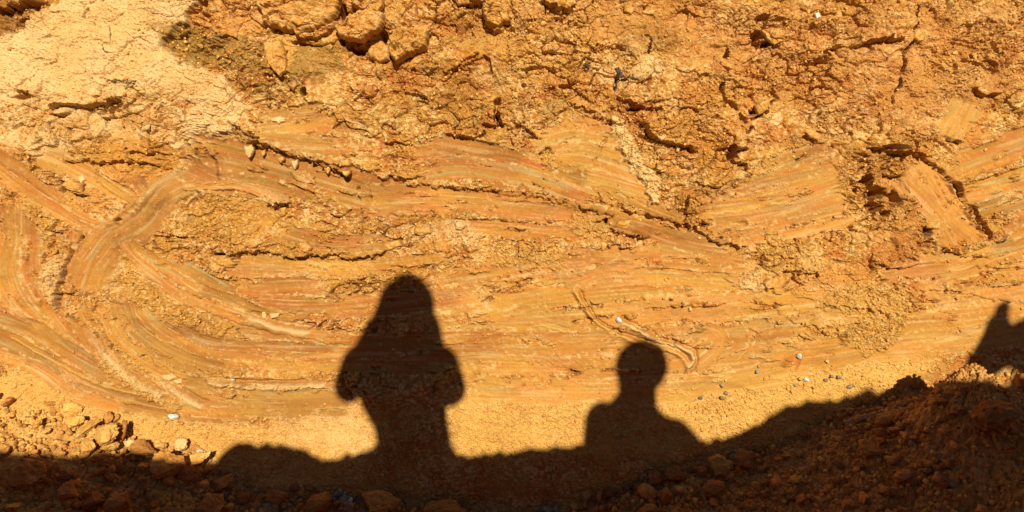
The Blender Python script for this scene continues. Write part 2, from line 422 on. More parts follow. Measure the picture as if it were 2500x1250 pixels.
# broad lower smears, right to left
for i, (pts, wd, tn) in enumerate([
    ([(1050,690),(1400,640),(1700,640),(1860,660)], 34, 'or'),
    ([(950,760),(1250,725),(1550,690),(1880,700)], 40, 'och'),
    ([(1000,800),(1300,790),(1650,760),(1930,740),(2120,745)], 38, 'och'),
    ([(1050,850),(1350,850),(1700,830),(2020,800)], 38, 'or'),
    ([(1080,900),(1400,905),(1750,885),(2060,860),(2300,800)], 36, 'och'),
    ([(1100,950),(1400,955),(1700,945),(1950,900)], 30, 'sand'),
    ([(2180,690),(2330,670),(2600,640)], 34, 'och'),
    ([(2200,745),(2350,740),(2600,700)], 34, 'sand'),
    ([(2150,800),(2320,790),(2600,760)], 34, 'och'),
    ([(2080,855),(2300,840),(2600,790)], 34, 'sand'),
    ]):
    stroke(pts, wd, wd, tn, depth=.004, streak=.0011, rim=.002, conc=.003, k=i+1, rag=.5, tap=90, smooth=.6, amt=.92, red=.3, grey=.3)
for i, (pts, wd, tn) in enumerate([
    ([(560,700),(700,705),(820,700)], 26, 'red'),
    ([(600,745),(760,755),(960,740),(1150,720)], 30, 'red'),
    ([(520,650),(650,655),(800,660),(960,650)], 20, 'or'),
    ([(560,640),(620,640),(760,650)], 14, 'och'),
    ([(480,800),(700,830),(900,850),(1250,845)], 44, 'or'),
    ([(450,860),(650,880),(850,890),(1100,890)], 26, 'or'),
    ]):
    stroke(pts, wd, wd*.9, tn, depth=.006, streak=.0013, rim=.003, conc=.003, k=i+4, rag=.4, tap=60, smooth=.6, red=.6, grey=.45)
stroke([(700,845),(850,848),(1000,850)], 30, 26, 'or', depth=.006, k=3, rag=.3, red=1.0, grey=1.0, tap=80)
stroke([(620,700),(720,695),(780,700)], 24, 18, 'red', depth=.006, k=9, red=.9, tap=40)

# left fan of arcs
stroke([(60,495),(50,580),(60,680),(120,780),(230,880)], 66, 34, 'or', depth=.018, k=2, conc=.014, red=.4, grey=.3)
stroke([(10,560),(0,660),(40,760),(140,860),(220,920)], 40, 26, 'och', depth=.02, k=6, conc=.01)
stroke([(-120,560),(-80,680),(-10,780),(120,880)], 50, 26, 'or', depth=.02, k=7, conc=.01)
stroke([(225,545),(215,620),(185,720)], 66, 62, 'or', depth=.004, k=4, conc=.006, rim=.010, grey=.2)
stroke([(180,740),(200,790),(280,900),(430,990),(560,1030)], 30, 22, 'or', depth=.01, k=8, rag=.4, smooth=.6)
stroke([(290,720),(330,800),(430,870),(560,905)], 40, 22, 'brn', depth=.012, k=5, grey=.5)
stroke([(255,760),(300,840),(420,920),(520,930)], 26, 16, 'och', depth=.012, k=11, grey=.5)
stroke([(330,745),(410,820),(520,860),(640,870)], 20, 14, 'or', depth=.008, k=12, grey=.7)
stroke([(395,770),(500,830),(640,845),(820,850)], 18, 12, 'brn', depth=.008, k=13, grey=.7, red=.6)
stroke([(-100,740),(60,800),(200,880),(330,960),(420,990)], 26, 18, 'brn', depth=.018, k=3, conc=.012, grey=.4)
stroke([(-100,790),(60,860),(220,950),(400,1005),(620,1015)], 30, 20, 'brn', depth=.014, k=14, conc=.012, rim=.008)
stroke([(-100,850),(60,890),(180,960),(300,1000)], 18, 14, 'peach', depth=.006, k=15)
stroke([(430,945),(560,975),(700,985),(860,980)], 34, 36, 'brn', depth=.012, k=16, conc=.004, rim=.004, red=.2, grey=.7)
stroke([(420,990),(520,1010),(640,1010)], 16, 12, 'och', depth=.008, k=17, grey=.8)
stroke([(500,925),(700,935),(830,940)], 9, 8, 'or', depth=.006, k=18)

# the S-shaped flow at the left centre
stroke([(215,660),(270,590),(340,530),(400,465),(480,435),(580,445),(700,485)], 62, 20, 'or', depth=.012, k=10, conc=.010, rim=.006, red=.35, grey=.5)
stroke([(250,600),(330,560),(390,500),(420,470)], 40, 40, 'brn', depth=.014, k=1, conc=.006)
# the two diagonal blades upper left
stroke([(-120,300),(0,405),(90,475),(180,530),(245,560)], 36, 18, 'peach', depth=-.004, k=19, conc=-.010, rim=.004, tilt=-.006, red=.6)
stroke([(-100,340),(0,380),(60,420),(150,490)], 20, 10, 'red', depth=.012, k=20, red=1)
stroke([(90,375),(180,410),(330,490)], 34, 14, 'och', depth=.006, k=22, conc=.006, grey=.5)
stroke([(235,430),(330,498)], 11, 9, 'och', depth=-.004, k=5, tap=8)
stroke([(310,420),(360,470)], 20, 16, 'brn', depth=.004, k=6)
# ridges E
stroke([(300,588),(400,650),(480,700),(600,750),(720,800)], 17, 20, 'och', depth=.004, k=7, grey=.6, tilt=-.006)
stroke([(285,590),(330,635),(420,710),(540,760),(700,810),(860,830)], 15, 17, 'peach', depth=-.012, k=8, conc=-.010, rim=.003, red=.5, tap=18)
stroke([(420,640),(520,690),(600,740)], 18, 16, 'brn', depth=.006, k=9, grey=.8)
stroke([(470,700),(560,730),(660,770)], 14, 12, 'brn', depth=.008, k=10, grey=.5)

# upper middle
stroke([(620,290),(720,275),(800,270)], 22, 20, 'brn', depth=.012, k=11, tilt=.006)
stroke([(620,330),(720,315),(830,300)], 28, 20, 'och', depth=.006, k=12, smooth=.6)
stroke([(640,350),(760,355),(880,365)], 28, 24, 'or', depth=.004, k=13, smooth=.5, red=.5)
stroke([(450,370),(560,385),(700,425),(850,465),(990,500)], 52, 58, 'brn', depth=.030, k=14, conc=.010, rim=.004, red=.5, grey=.15)
stroke([(430,400),(520,440),(620,455),(720,480)], 34, 22, 'brn', depth=.022, k=15, conc=.004)
stroke([(430,455),(560,450),(640,470),(700,495)], 13, 11, 'peach', depth=.0, k=16, tilt=.004, red=.5, rim=.006)
stroke([(590,570),(640,545),(670,515)], 26, 24, 'och', depth=.01, k=17, smooth=.6)
# centre
stroke([(1000,400),(1130,385),(1300,415),(1450,470)], 52, 40, 'red', depth=.010, k=18, red=.95, grey=.6, rag=.3)
stroke([(1060,345),(1150,360),(1290,385)], 22, 18, 'brn', depth=.012, k=19, red=.5)
stroke([(1320,395),(1450,440),(1600,510),(1680,540)], 22, 14, 'brn', depth=.016, k=20, grey=.7)
stroke([(880,490),(1050,485),(1250,500),(1450,525),(1600,560)], 36, 30, 'or', depth=.014, k=21, conc=.006, tilt=-.004, rim=.004, red=.3, grey=.2, fineness=1.3)
stroke([(1060,560),(1180,555),(1330,570),(1450,575)], 22, 18, 'or', depth=.008, k=22, smooth=.6, red=.6)
stroke([(1430,520),(1560,555),(1680,590),(1790,610)], 26, 22, 'brn', depth=.008, k=23, red=.4)
stroke([(680,560),(800,590),(960,590)], 22, 20, 'brn', depth=.008, k=2, smooth=.5)
stroke([(560,625),(760,640),(900,645),(1100,625)], 12, 12, 'och', depth=.006, k=6)
# yellow smear
stroke([(1290,360),(1400,330),(1530,345)], 38, 44, 'yel', depth=.006, k=3, red=.25, grey=.35, conc=.006)
stroke([(1320,385),(1430,385),(1580,440)], 32, 42, 'yel', depth=.006, k=4, red=.3, grey=.4, conc=.004)
stroke([(1420,430),(1500,450),(1600,480)], 22, 18, 'yel', depth=.006, k=5, grey=.3)
region([(1690,790),(1760,790),(1770,830),(1740,880),(1690,900),(1700,850)], C_olive*1.35, .55, 10, 9, 8, 20, .2)
region([(2425,600),(2500,572),(2560,560),(2560,590),(2440,622)], np.array([.30,.26,.20]), .7, 8, 9, 10, 20, .2)
region([(2350,470),(2400,455),(2450,462),(2440,492),(2375,500)], np.array([.34,.28,.19]), .6, 8, 9, 10, 20, .3)
region([(260,760),(340,790),(480,880),(560,920),(440,930),(320,880)], C_olive*1.3, .35, 20, 9, 14, 20, .5)
region([(430,935),(850,960),(850,1000),(560,1000)], C_olive*1.45, .4, 16, 9, 14, 20, .4)
LATE = [([(1485,285),(1530,300),(1545,350),(1570,400),(1615,440),(1615,490),(1585,505),(1570,450),(1525,390),(1500,330)], C_cream*1.08, 1.0, .018)]
# right middle fan
for i, (pts, wd, tn) in enumerate([
    ([(1850,420),(1950,385),(2060,360)], 26, 'brn'),
    ([(1740,480),(1900,440),(2080,400)], 26, 'or'),
    ([(1680,520),(1850,500),(2080,440)], 30, 'yel'),
    ([(1700,560),(1860,540),(2090,480)], 30, 'or'),
    ([(1780,585),(1940,555),(2100,520)], 20, 'or')]):
    stroke(pts, wd*.95, wd*1.02, tn, depth=.002, streak=.0020, k=i+7, conc=.002, rim=.002, red=.5, grey=.4, rag=.5, tap=75, smooth=.6)
stroke([(1820,590),(1950,568),(2100,530)], 9, 14, 'peach', depth=.002, k=13, tilt=.006, rim=.006)
# far right
stroke([(2280,425),(2400,385),(2620,310)], 32, 46, 'or', depth=.012, k=14, red=.6, grey=.3)
stroke([(2320,480),(2430,455),(2640,390)], 26, 34, 'och', depth=.012, k=15, red=.4, grey=.9)
stroke([(2370,520),(2480,490),(2620,450)], 20, 24, 'brn', depth=.012, k=16, grey=.9)
stroke([(2440,575),(2520,540),(2640,500)], 20, 24, 'or', depth=.008, k=17)
stroke([(2225,395),(2262,450),(2300,520),(2345,600)], 34, 62, 'peach', depth=.002, k=18, conc=-.010, tilt=.010, rim=.004, red=.35, grey=.1, rag=.12, fineness=1.5)
stroke([(2190,425),(2240,480),(2290,540)], 26, 26, 'och', depth=.0, k=19, conc=.004, smooth=.7)
stroke([(2310,520),(2350,560),(2400,590)], 24, 22, 'peach', depth=.000, k=20, conc=-.01, tilt=.008, red=.2, grey=0, rag=.1, fineness=1.6)
stroke([(2230,620),(2330,650),(2430,620),(2600,545)], 26, 34, 'yel', depth=.014, k=21, red=.4, grey=.6, conc=.01)
stroke([(2410,615),(2480,600),(2620,560)], 15, 18, 'brn', depth=.018, k=22, grey=1.6)
stroke([(2374,238),(2345,290),(2308,350)], 44, 34, 'pale', depth=.004, k=23, red=.5, grey=.3, rim=.006, rag=.35, tap=22)
stroke([(2430,170),(2435,205)], 16, 16, 'peach', depth=.004, k=2)
stroke([(1965,305),(1995,340)], 17, 15, 'peach', depth=-.006, k=8)
stroke([(2140,680),(2230,660),(2330,655)], 26, 22, 'or', depth=.008, k=5, smooth=.8)
# striated pale band
stroke([(1530,672),(1680,680),(1845,694)], 22, 20, 'pale', depth=.010, streak=.0050, k=9, conc=.0, rim=.008, red=.3, grey=.3, fineness=2.2)
LATE += [([(1808,668),(1850,663),(1872,700),(1840,708),(1812,700)], C_cream, .9, .012),
    ([(985,545),(1060,545),(1070,580),(1010,590),(975,575)], C_pale, .7, .010), ([(1090,540),(1140,535),(1180,570),(1170,610),(1110,600),(1085,570)], C_pale, .6, .010),
    ([(1180,600),(1290,590),(1380,620),(1380,650),(1250,650),(1180,640)], C_sand, .6, .006), ([(470,490),(540,480),(600,510),(640,560),(600,610),(520,605),(470,560)], C_och, .7, .010),
    ([(640,478),(700,488),(705,505),(650,505)], C_pale, .8, .012), ([(1880,560),(1960,600),(2010,640),(1980,690),(1900,660),(1850,620)], C_sand, .7, .010),
    ([(2010,700),(2210,690),(2215,760),(2165,850),(2100,870),(2060,820),(2080,770),(1990,750)], C_sand*.95, .8, .006), ([(1400,520),(1480,530),(1500,580),(1440,600),(1390,560)], C_sand, .6, .008),
    ([(60,520),(110,510),(160,550),(150,600),(110,590)], C_och, .6, .008), ([(300,610),(350,690),(430,740),(560,790),(600,830),(480,810),(380,780),(290,720)], C_och, .7, .002),
    ([(110,640),(150,620),(140,700),(125,760),(95,700)], C_pale, .6, .006), ([(730,640),(900,640),(950,680),(800,700)], C_sand, .5, .004), ([(960,420),(1010,400),(1040,430),(1000,450)], C_och, .8, .010),
    ([(1300,370),(1340,350),(1370,390),(1350,420)], C_och, .6, .008), ([(250,870),(330,920),(440,990),(420,1005),(300,950),(235,890)], C_sand, .7, .008)]
for q in LATE: crumbly(q[0], q[1], q[2], q[3])
stroke([(1400,690),(1480,665),(1560,665)], 20, 22, 'och', depth=.008, k=10)
stroke([(1700,800),(1750,815),(1750,850),(1690,900)], 22, 16, 'och', depth=.006, k=11, grey=.3)

# ------------------------------------------------------------------ ledges, cracks and holes of the photograph
for a in [([(720,92),(770,108),(830,60)], .04, 30), ([(600,338),(680,365),(770,395),(862,432)], .034, 22),
    ([(120,268),(190,262),(250,262),(315,235)], .035, 22), ([(45,226),(85,232),(110,245)], .03, 18),
    ([(130,278),(160,290),(190,275)], .03, 18), ([(150,392),(200,395),(230,380)], .025, 16),
    ([(240,180),(270,200),(330,196)], .008, 12), ([(300,360),(350,375),(400,372)], .025, 20),
    ([(205,400),(260,400),(300,392),(400,405)], .022, 18), ([(0,35),(60,30),(120,5)], .05, 26), ([(0,92),(60,72),(100,50)], -.03, 20),
    ([(1070,180),(1120,165),(1190,140)], .014, 16), ([(1500,243),(1560,262),(1620,275)], .03, 18),
    ([(1555,295),(1590,335),(1620,352),(1670,362),(1700,378)], .045, 18), ([(1740,362),(1790,372),(1830,362)], .04, 20),
    ([(1760,385),(1790,400),(1820,420)], .03, 14), ([(2075,122),(2140,104),(2205,98)], .04, 22),
    ([(1950,165),(1990,150),(2050,140)], .02, 16), ([(1820,300),(1850,280),(1880,268)], .03, 14),
    ([(1480,555),(1530,572),(1590,582)], .035, 20), ([(1440,545),(1490,530),(1510,528)], .02, 14),
    ([(500,612),(560,620),(640,612),(720,628),(800,622),(880,630),(960,610)], .024, 20),
    ([(640,500),(690,500),(715,488)], .03, 12), ([(2110,355),(2160,372),(2230,378)], .04, 20),
    ([(2300,335),(2360,350)], .03, 18), ([(2120,640),(2180,655),(2250,640)], .02, 18),
    ([(1500,515),(1600,530),(1700,560),(1760,595),(1830,603)], .022, 16), ([(1390,498),(1440,515),(1500,530)], .02, 14),
    ([(980,448),(1130,462),(1290,480),(1400,500)], .014, 16), ([(960,430),(1000,440),(1040,432)], .02, 14),
    ([(2215,708),(2330,712),(2420,730),(2500,742)], .010, 14), ([(2380,650),(2440,652),(2560,654)], .012, 12),
    ([(2285,600),(2340,622),(2430,628)], .018, 14), ([(1850,690),(1890,712),(1940,705)], .016, 14),
    ([(1900,660),(1980,670),(2010,662)], .018, 18), ([(1980,745),(2080,752),(2160,765)], .010, 14),
    ([(820,360),(850,385),(880,372)], .02, 12), ([(760,600),(830,606),(880,600)], .012, 14),
    ([(1170,300),(1205,310),(1230,298)], .03, 14), ([(1090,330),(1150,335),(1200,318)], .02, 14),
    ([(1240,290),(1290,320),(1330,345)], .02, 14), ([(1370,245),(1430,270),(1490,300)], .016, 16),
    ([(1820,100),(1850,112),(1905,118)], .03, 14), ([(1100,-5),(1150,12),(1200,5)], .035, 22),
    ([(1310,0),(1350,20),(1410,28)], .04, 22), ([(1180,40),(1200,70),(1240,72)], .035, 20),
    ([(2340,135),(2400,160),(2450,180)], .012, 16), ([(2360,210),(2420,232),(2460,225)], .022, 14),
    ([(140,440),(185,470),(220,480)], .03, 12), ([(100,560),(150,565),(165,548)], .024, 12),
    ([(1880,740),(1900,770),(1950,790),(2030,800)], .01, 12), ([(1180,680),(1240,690),(1290,676)], .008, 12),
    ([(0,700),(25,720),(45,760)], .02, 14)]:
    ledge(a[0], a[1], a[2], k=random.randint(1, 12))
for a in [([(1775,118),(1770,160),(1762,210),(1768,238),(1790,262),(1803,285),(1825,302)], 3.2, .035),
    ([(2245,5),(2238,70),(2228,105),(2205,132),(2200,170),(2195,208),(2180,228),(2178,262)], 2.4, .03),
    ([(1593,92),(1586,118),(1579,138)], 2.4, .03), ([(1684,478),(1672,500),(1660,524)], 3, .03),
    ([(2165,290),(2150,330)], 2.2, .02), ([(1415,318),(1385,340),(1350,358),(1310,378)], 2.4, .02),
    ([(1480,330),(1465,370),(1445,400)], 2, .014), ([(1510,180),(1500,230),(1492,280)], 3, .03),
    ([(1215,235),(1212,270),(1222,312)], 3.4, .035), ([(445,345),(470,370),(482,400)], 2, .02),
    ([(490,360),(520,400),(530,440)], 2.2, .018), ([(870,450),(875,490),(900,520)], 2.4, .018),
    ([(900,460),(905,495)], 2, .016), ([(950,450),(960,490)], 2, .018),
    ([(210,570),(170,610),(150,680),(130,750)], 3.4, .03), ([(120,640),(130,700),(130,760)], 3, .03),
    ([(1360,210),(1400,215),(1420,235)], 2.5, .02), ([(1790,262),(1815,262),(1835,300),(1820,330)], 2.6, .025),
    ([(1960,330),(1985,348),(2000,335)], 2.6, .03), ([(310,250),(290,262),(240,278)], 3, .03),
    ([(130,700),(125,720),(150,760),(200,800)], 2.4, .02), ([(1880,215),(1900,240),(1870,260),(1850,285)], 2.4, .02),
    ([(950,650),(1000,655),(1060,650)], 2, .01), ([(600,760),(700,770),(760,755)], 2, .01),
    ([(830,100),(880,125),(935,100),(945,70)], 4, .04), ([(700,120),(690,170),(640,190)], 2.6, .02),
    ([(230,20),(215,60)], 2, .015), ([(400,250),(380,280),(350,300)], 2.4, .02),
    ([(560,300),(600,330),(640,345)], 3, .03), ([(1130,150),(1180,130),(1200,180)], 2.4, .02)]:
    crack(a[0], a[1]*1.25, a[2], k=random.randint(1, 12))
for a in [(1858,45,15,8,.05),(1893,55,26,6,.05),(1848,88,18,16,.06),(1875,108,26,9,.06),(738,222,9,12,.06),(2140,470,26,18,.06),(2115,440,14,10,.05),
    (2130,505,20,12,.05),(2180,485,18,22,.04),(2160,520,14,10,.04),(2260,690-130,12,16,.03),(1222,305,9,6,.05),(1210,288,6,12,.05),(1778,375,12,18,.05),(1845,278,16,9,.05),
    (2020,132,16,8,.05),(800,40,8,30,.05),(838,30,8,22,.06),(760,105,50,7,.05),(880,118,34,7,.05),(500,10,16,10,.05),(195,455,8,14,.03),(150,455,7,16,.04),(2170,362,30,8,.05),
    (530,620,16,4,.03),(2090,465,8,6,.03),(1280,205,6,5,.03),(280,540,10,8,.02),(60,240,20,5,.03),(1550,266,20,6,.04),(1480,540,6,8,.03),(935,85,10,16,.05)]:
    hole(*a, k=random.randint(1, 9))
# strong right-hand edge of the orange blade
def dropoff(pts, dep, wid, k=3, jit=6):
    p = spline(pts); sl_ = window(p, wid*3)
    x, y = X[sl_], Y[sl_]
    xj = x+(fbm(x/12, y/12, 3, k)-.5)*2*jit; yj = y+(fbm(x/12+30, y/12, 3, k+4)-.5)*2*jit
    s, t, Ln = along(p, xj, yj)
    e = sst(0, 25, s)*sst(0, 25, Ln-s)
    H[sl_] -= dep*np.exp(-(np.maximum(-t, 0)/wid))*sst(2, -1.5, t)*e
ledge([(2222,370),(2280,403),(2328,448),(2350,490),(2383,530),(2412,590)], .020, 26, 4, 5)
ledge([(2300,430),(2335,462),(2352,495)], .014, 16, 4, 8)
# thin raised seams like pencil lines pressed in the clay
def seam(pts, wd, h, c=None, k=3):
    p = spline(pts); sl_ = window(p, 30)
    x, y = X[sl_], Y[sl_]
    xj = x+(fbm(x/14, y/14, 3, k)-.5)*8; yj = y+(fbm(x/14+30, y/14, 3, k+4)-.5)*8
    s, t, Ln = along(p, xj, yj)
    e = sst(0, 14, s)*sst(0, 14, Ln-s)
    H[sl_] += h*np.exp(-(t/wd)**2)*e - h*.9*np.exp(-((t+wd*1.9)/(wd*.6))**2)*e
    if c is not None: col[sl_] = mixc(col[sl_], c, np.exp(-(t/wd)**2)*e*.7)
seam([(1400,705),(1420,745),(1450,785),(1500,815),(1570,840),(1640,858),(1665,875),(1672,895)], 6, .017, C_sand*1.15)
seam([(1505,785),(1560,808),(1600,832),(1650,845),(1682,862),(1686,880),(1668,902)], 6, .017, C_pale*.95)
seam([(1390,710),(1425,765),(1465,800),(1530,830)], 4, -.006)
seam([(1310,790),(1350,800),(1400,812)], 4, .006, C_sand)
seam([(1825,820),(1820,850),(1790,885)], 3, .006, C_sand)
seam([(500,935),(600,945),(700,945),(800,940)], 7, .016, C_pale)
seam([(380,930),(440,975),(500,1000)], 8, .012, C_pale)
seam([(240,850),(320,930),(400,975)], 9, .012, C_pale)
seam([(600,775),(690,805),(760,815)], 8, .010, C_pale)
seam([(10,820),(120,880),(260,945),(380,975)], 4, .008, C_sand)
seam([(1900,890),(1945,865),(1935,905)], 5, .006, C_red)

# margins outside the picture settle to plain rough earth; the top rolls back into a plateau
back = np.clip((-Y-700)/300, 0, 8)
H -= back**2*.6*(Y < -700)
low_end = sst(1180, 1260, Y)*.02; H -= low_end
P = np.empty((ny, nx, 3), np.float32)
U = px2u(X); V = px2v(Y)
P[..., 0] = U; P[..., 1] = V*ST-H*CT; P[..., 2] = Z0+V*CT+H*ST
me = grid_mesh('earth_bank', P, M_face)
ALB = np.array([.79,.735,.52])
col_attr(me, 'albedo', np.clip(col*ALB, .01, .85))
fs = smear[:-1, :-1] > .45
me.polygons.foreach_set('use_smooth', fs.reshape(-1))
bank = link_mesh('earth_bank', me, None)
tag(bank, kind='structure')

def wall_h(Xp, Yp):
    i = min(max(int(np.searchsorted(AX, Xp)), 0), nx-1); j = min(max(int(np.searchsorted(AY, Yp)), 0), ny-1)
    return float(H[j, i])

# ------------------------------------------------------------------ rubble slope at the foot
CX = [-900,0,60,180,290,330,400,470,515,560,650,800,1000,1150,1300,1400,1500,1600,1750,1850,1930,2000,2120,2220,2300,2400,2480,2600,3400]
CY = [930,955,985,1010,1030,1075,1088,1100,1130,1170,1185,1200,1222,1246,1250,1232,1198,1160,1122,1095,1062,1015,985,955,945,935,900,880,800]
SLX = [-1000,300,500,700,1300,1700,2100,2600,3400]; SLV = [.55,.55,.7,.6,.45,.50,.42,.36,.36]
def ground_v(u, w, detail=True):
    Xp = u/PX+1250
    c = px2v(np.interp(Xp, CX, CY)); s = np.interp(Xp, SLX, SLV)
    v = c-s*w
    floor = -.95-.2126*w
    k_ = .05
    v = np.where(v > floor, v, floor)+k_*0
    # mound at the right
    g = ((u-1.48)/.20)**2+((w-.34)/.17)**2
    v = v+.270*np.exp(-g*1.1)
    g = ((u-1.70)/.22)**2+((w-.62)/.16)**2
    v = v+.10*np.exp(-g)
    if detail:
        a = u*100+v*22; b = w*100-v*80
        dsp = (fbm(a/22, b/22, 4, 2)-.5)*.05+facets(a/8+fbm(a/8, b/8, 2, 5), b/8, 3)*.012+facets(a/3.2, b/3.2, 7)*.007+facets(a/1.3, b/1.3, 11)*.0045
        return v, dsp
    return v
def ground_pos(u, w):
    v, dsp = ground_v(u, w)
    e = .012
    vu = (ground_v(u+e, w, False)-ground_v(u-e, w, False))/(2*e); vw = (ground_v(u, w+e, False)-ground_v(u, w-e, False))/(2*e)
    nn = np.sqrt(1+vu*vu+vw*vw)
    return u-vu/nn*dsp, v+dsp/nn, w-vw/nn*dsp
def gaxis(segs):
    out = [segs[0][0]]
    for a, b, st in segs:
        n = int(round((b-a)/st)); out += list(a+(b-a)*(i+1)/n for i in range(n))
    return np.array(out)
gu = gaxis([(-4.5, -2.0, .05), (-2.0, 2.05, .0042), (2.05, 5.0, .05)])
gw = gaxis([(-.14, .8, .0042), (.8, 1.1, .02), (1.1, 1.95, .06)])
GU, GW = np.meshgrid(gu, gw)
QU, GV, QW = ground_pos(GU, GW)
Pg = np.stack([QU, GV*ST-QW*CT, Z0+GV*CT+QW*ST], -1)
gc = np.broadcast_to(np.array([.46,.215,.055]), GU.shape+(3,)).copy()
gx, gy = GU*100, GW*100
gc = mixc(gc, np.array([.30,.115,.035]), sst(.45, .65, fbm(gx/18, gy/14, 4, 4))*.7)
gc = mixc(gc, np.array([.56,.30,.10]), sst(.5, .7, fbm(gx/6, gy/5, 4, 7))*.6)
gc = mixc(gc, np.array([.60,.36,.13]), sst(.5, .68, fbm(gx/1.6, gy/1.6, 3, 9))*.35)
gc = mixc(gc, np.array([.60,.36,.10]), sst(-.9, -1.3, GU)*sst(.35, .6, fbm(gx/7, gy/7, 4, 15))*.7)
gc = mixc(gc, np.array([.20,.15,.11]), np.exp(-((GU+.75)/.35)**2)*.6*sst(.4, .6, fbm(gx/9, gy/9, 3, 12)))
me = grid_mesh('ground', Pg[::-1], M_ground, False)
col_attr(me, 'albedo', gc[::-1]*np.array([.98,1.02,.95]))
tag(link_mesh('ground', me, None), kind='structure')

# ------------------------------------------------------------------ near bank that the people stand behind, plus an added unseen rise
RX = [-900,-300,0,60,140,220,330,400,470,520,545,570,640,700,740,770,800,830,845,860,880,910,1000,1110,1150,1190,1200,1240,1300,1360,1420,1700,1712,1760,1820,1870,1930,1990,2060,2110,2135,2160,2200,2240,2290,2345,2440,2500,2700,3400]
RY = [1080,1100,1078,1100,1112,1116,1104,1112,1130,1128,1098,1084,1080,1083,1096,1112,1128,1120,1106,1112,1100,1094,1100,1118,1112,1103,1108,1102,1098,1093,1086,1078,1082,1070,1050,1020,986,975,972,950,962,952,956,966,958,930,930,925,880,800]
WR = 2.95
bu = gaxis([(-4.5, -2.0, .06), (-2.0, 2.4, .008), (2.4, 5.0, .06)])
prof = [(1.75,-9,.0),(1.95,-9,.2),(2.2,-9,.5),(2.45,-9,.8),(2.62,-.42,1),(2.72,-.28,1),(2.80,-.17,1),(2.86,-.09,1),(2.90,-.035,1),(2.93,-.01,1),(2.95,0,1),(2.98,-.004,1),(3.02,-.03,1),(3.10,-.10,1),(3.22,-.22,1),(3.36,-.40,1),(3.55,-9,2),(4.2,-9,2),(6,-9,2),(10,-9,2),(14,-9,2),(20,-9,2),(26,-9,2),(60,-9,2)]
Xs = (bu)/PX+1250                                   # shadow pixel of each column
rim_px = np.interp((bu-SUNX*WR)/PX+1250, RX, RY)
rim_v = px2v(rim_px)+SUNV*WR
rows = []
for w, dv, md in prof:
    if md == 1:
        v = rim_v+dv
        if w < 2.9: v = np.minimum(v, {2.62:-.45, 2.72:-.30, 2.80:-.16, 2.86:-.02}[w])
    elif md == 2: v = (.50+max(0, min(w-6, 20))*.27-Z0-w*ST)/CT+0*bu  # ground behind, with an added unseen rise that blocks low skylight
    else:
        f = sst(0, 1, md); v = (-.95-.2126*w)*(1-f)+np.minimum(rim_v-.6, -.6)*f
    n = (fbm(bu*9+w*3, bu*0+w*11, 4, 6)-.5)
    amp = .05 if abs(dv) > .05 else .012
    rows.append(np.stack([bu, v+n*amp+((fbm(bu*34+w*7, bu*0+w*31, 4, 9)-.5)*.045 if abs(dv) < .05 else 0), w+0*bu], -1))
R = np.array(rows)
Pb = np.stack([R[..., 0], R[..., 1]*ST-R[..., 2]*CT, Z0+R[..., 1]*CT+R[..., 2]*ST], -1)
me = grid_mesh('near_bank_and_sky_block', Pb[::-1], M_ground)
col_attr(me, 'albedo', np.broadcast_to(np.array([.46,.22,.055]), R.shape).copy()[::-1])
tag(link_mesh('near_bank_and_sky_block', me, None), kind='structure')

# ------------------------------------------------------------------ placing by photo pixel
def place(Xp, Yp):
    ui, vi = px2u(Xp), px2v(Yp)
    for w in np.arange(1.2, -.02, -.01):
        f = 1-w/D
        if vi*f <= float(ground_v(np.float64(ui*f), np.float64(w), False)): return ui*f, vi*f, float(w), True
    w = wall_h(Xp, Yp)
    for _ in range(3):
        f = 1-w/D; w = wall_h(ui*f/PX+1250, 625-vi*f/PX)
    return ui*f, vi*f, w, False

# ------------------------------------------------------------------ rocks
def rock_mesh(name, seed, sub, cuts=7, rough=.16, flat=1.0):
    r = random.Random(seed); bm = bmesh.new()
    bmesh.ops.create_icosphere(bm, subdivisions=sub, radius=1)
    planes = []
    for _ in range(cuts):
        n = Vector((r.gauss(0, 1), r.gauss(0, 1), r.gauss(0, 1))).normalized(); planes.append((n, r.uniform(.48, .80)))
    off = Vector((r.uniform(0, 99), r.uniform(0, 99), 3))
    for v in bm.verts:
        p = v.co.copy()
        for n, d in planes:
            e = p.dot(n)-d
            if e > 0: p -= n*e*.97
        f = mnoise.fractal(p*1.6+off, 1.0, 2.0, 5)*rough+mnoise.fractal(p*5+off, .7, 2.0, 5)*rough*.55
        v.co = p*(1+f)
    m = max(v.co.length for v in bm.verts)
    for v in bm.verts: v.co *= 1.0/m*1.12
    me = bpy.data.meshes.new(name); bm.to_mesh(me); bm.free()
    me.polygons.foreach_set('use_smooth', np.full(len(me.polygons), True))
    me.update(); return me
ROCK = {}
for s in range(8):
    ROCK[('big', s)] = rock_mesh('boulder_shape', 40+s, 5, 8, .20)
    ROCK[('mid', s)] = rock_mesh('clod_shape', 60+s, 4, 9, .20)
    ROCK[('small', s)] = rock_mesh('pebble_shape', 80+s, 3, 6, .18)
cache = {}
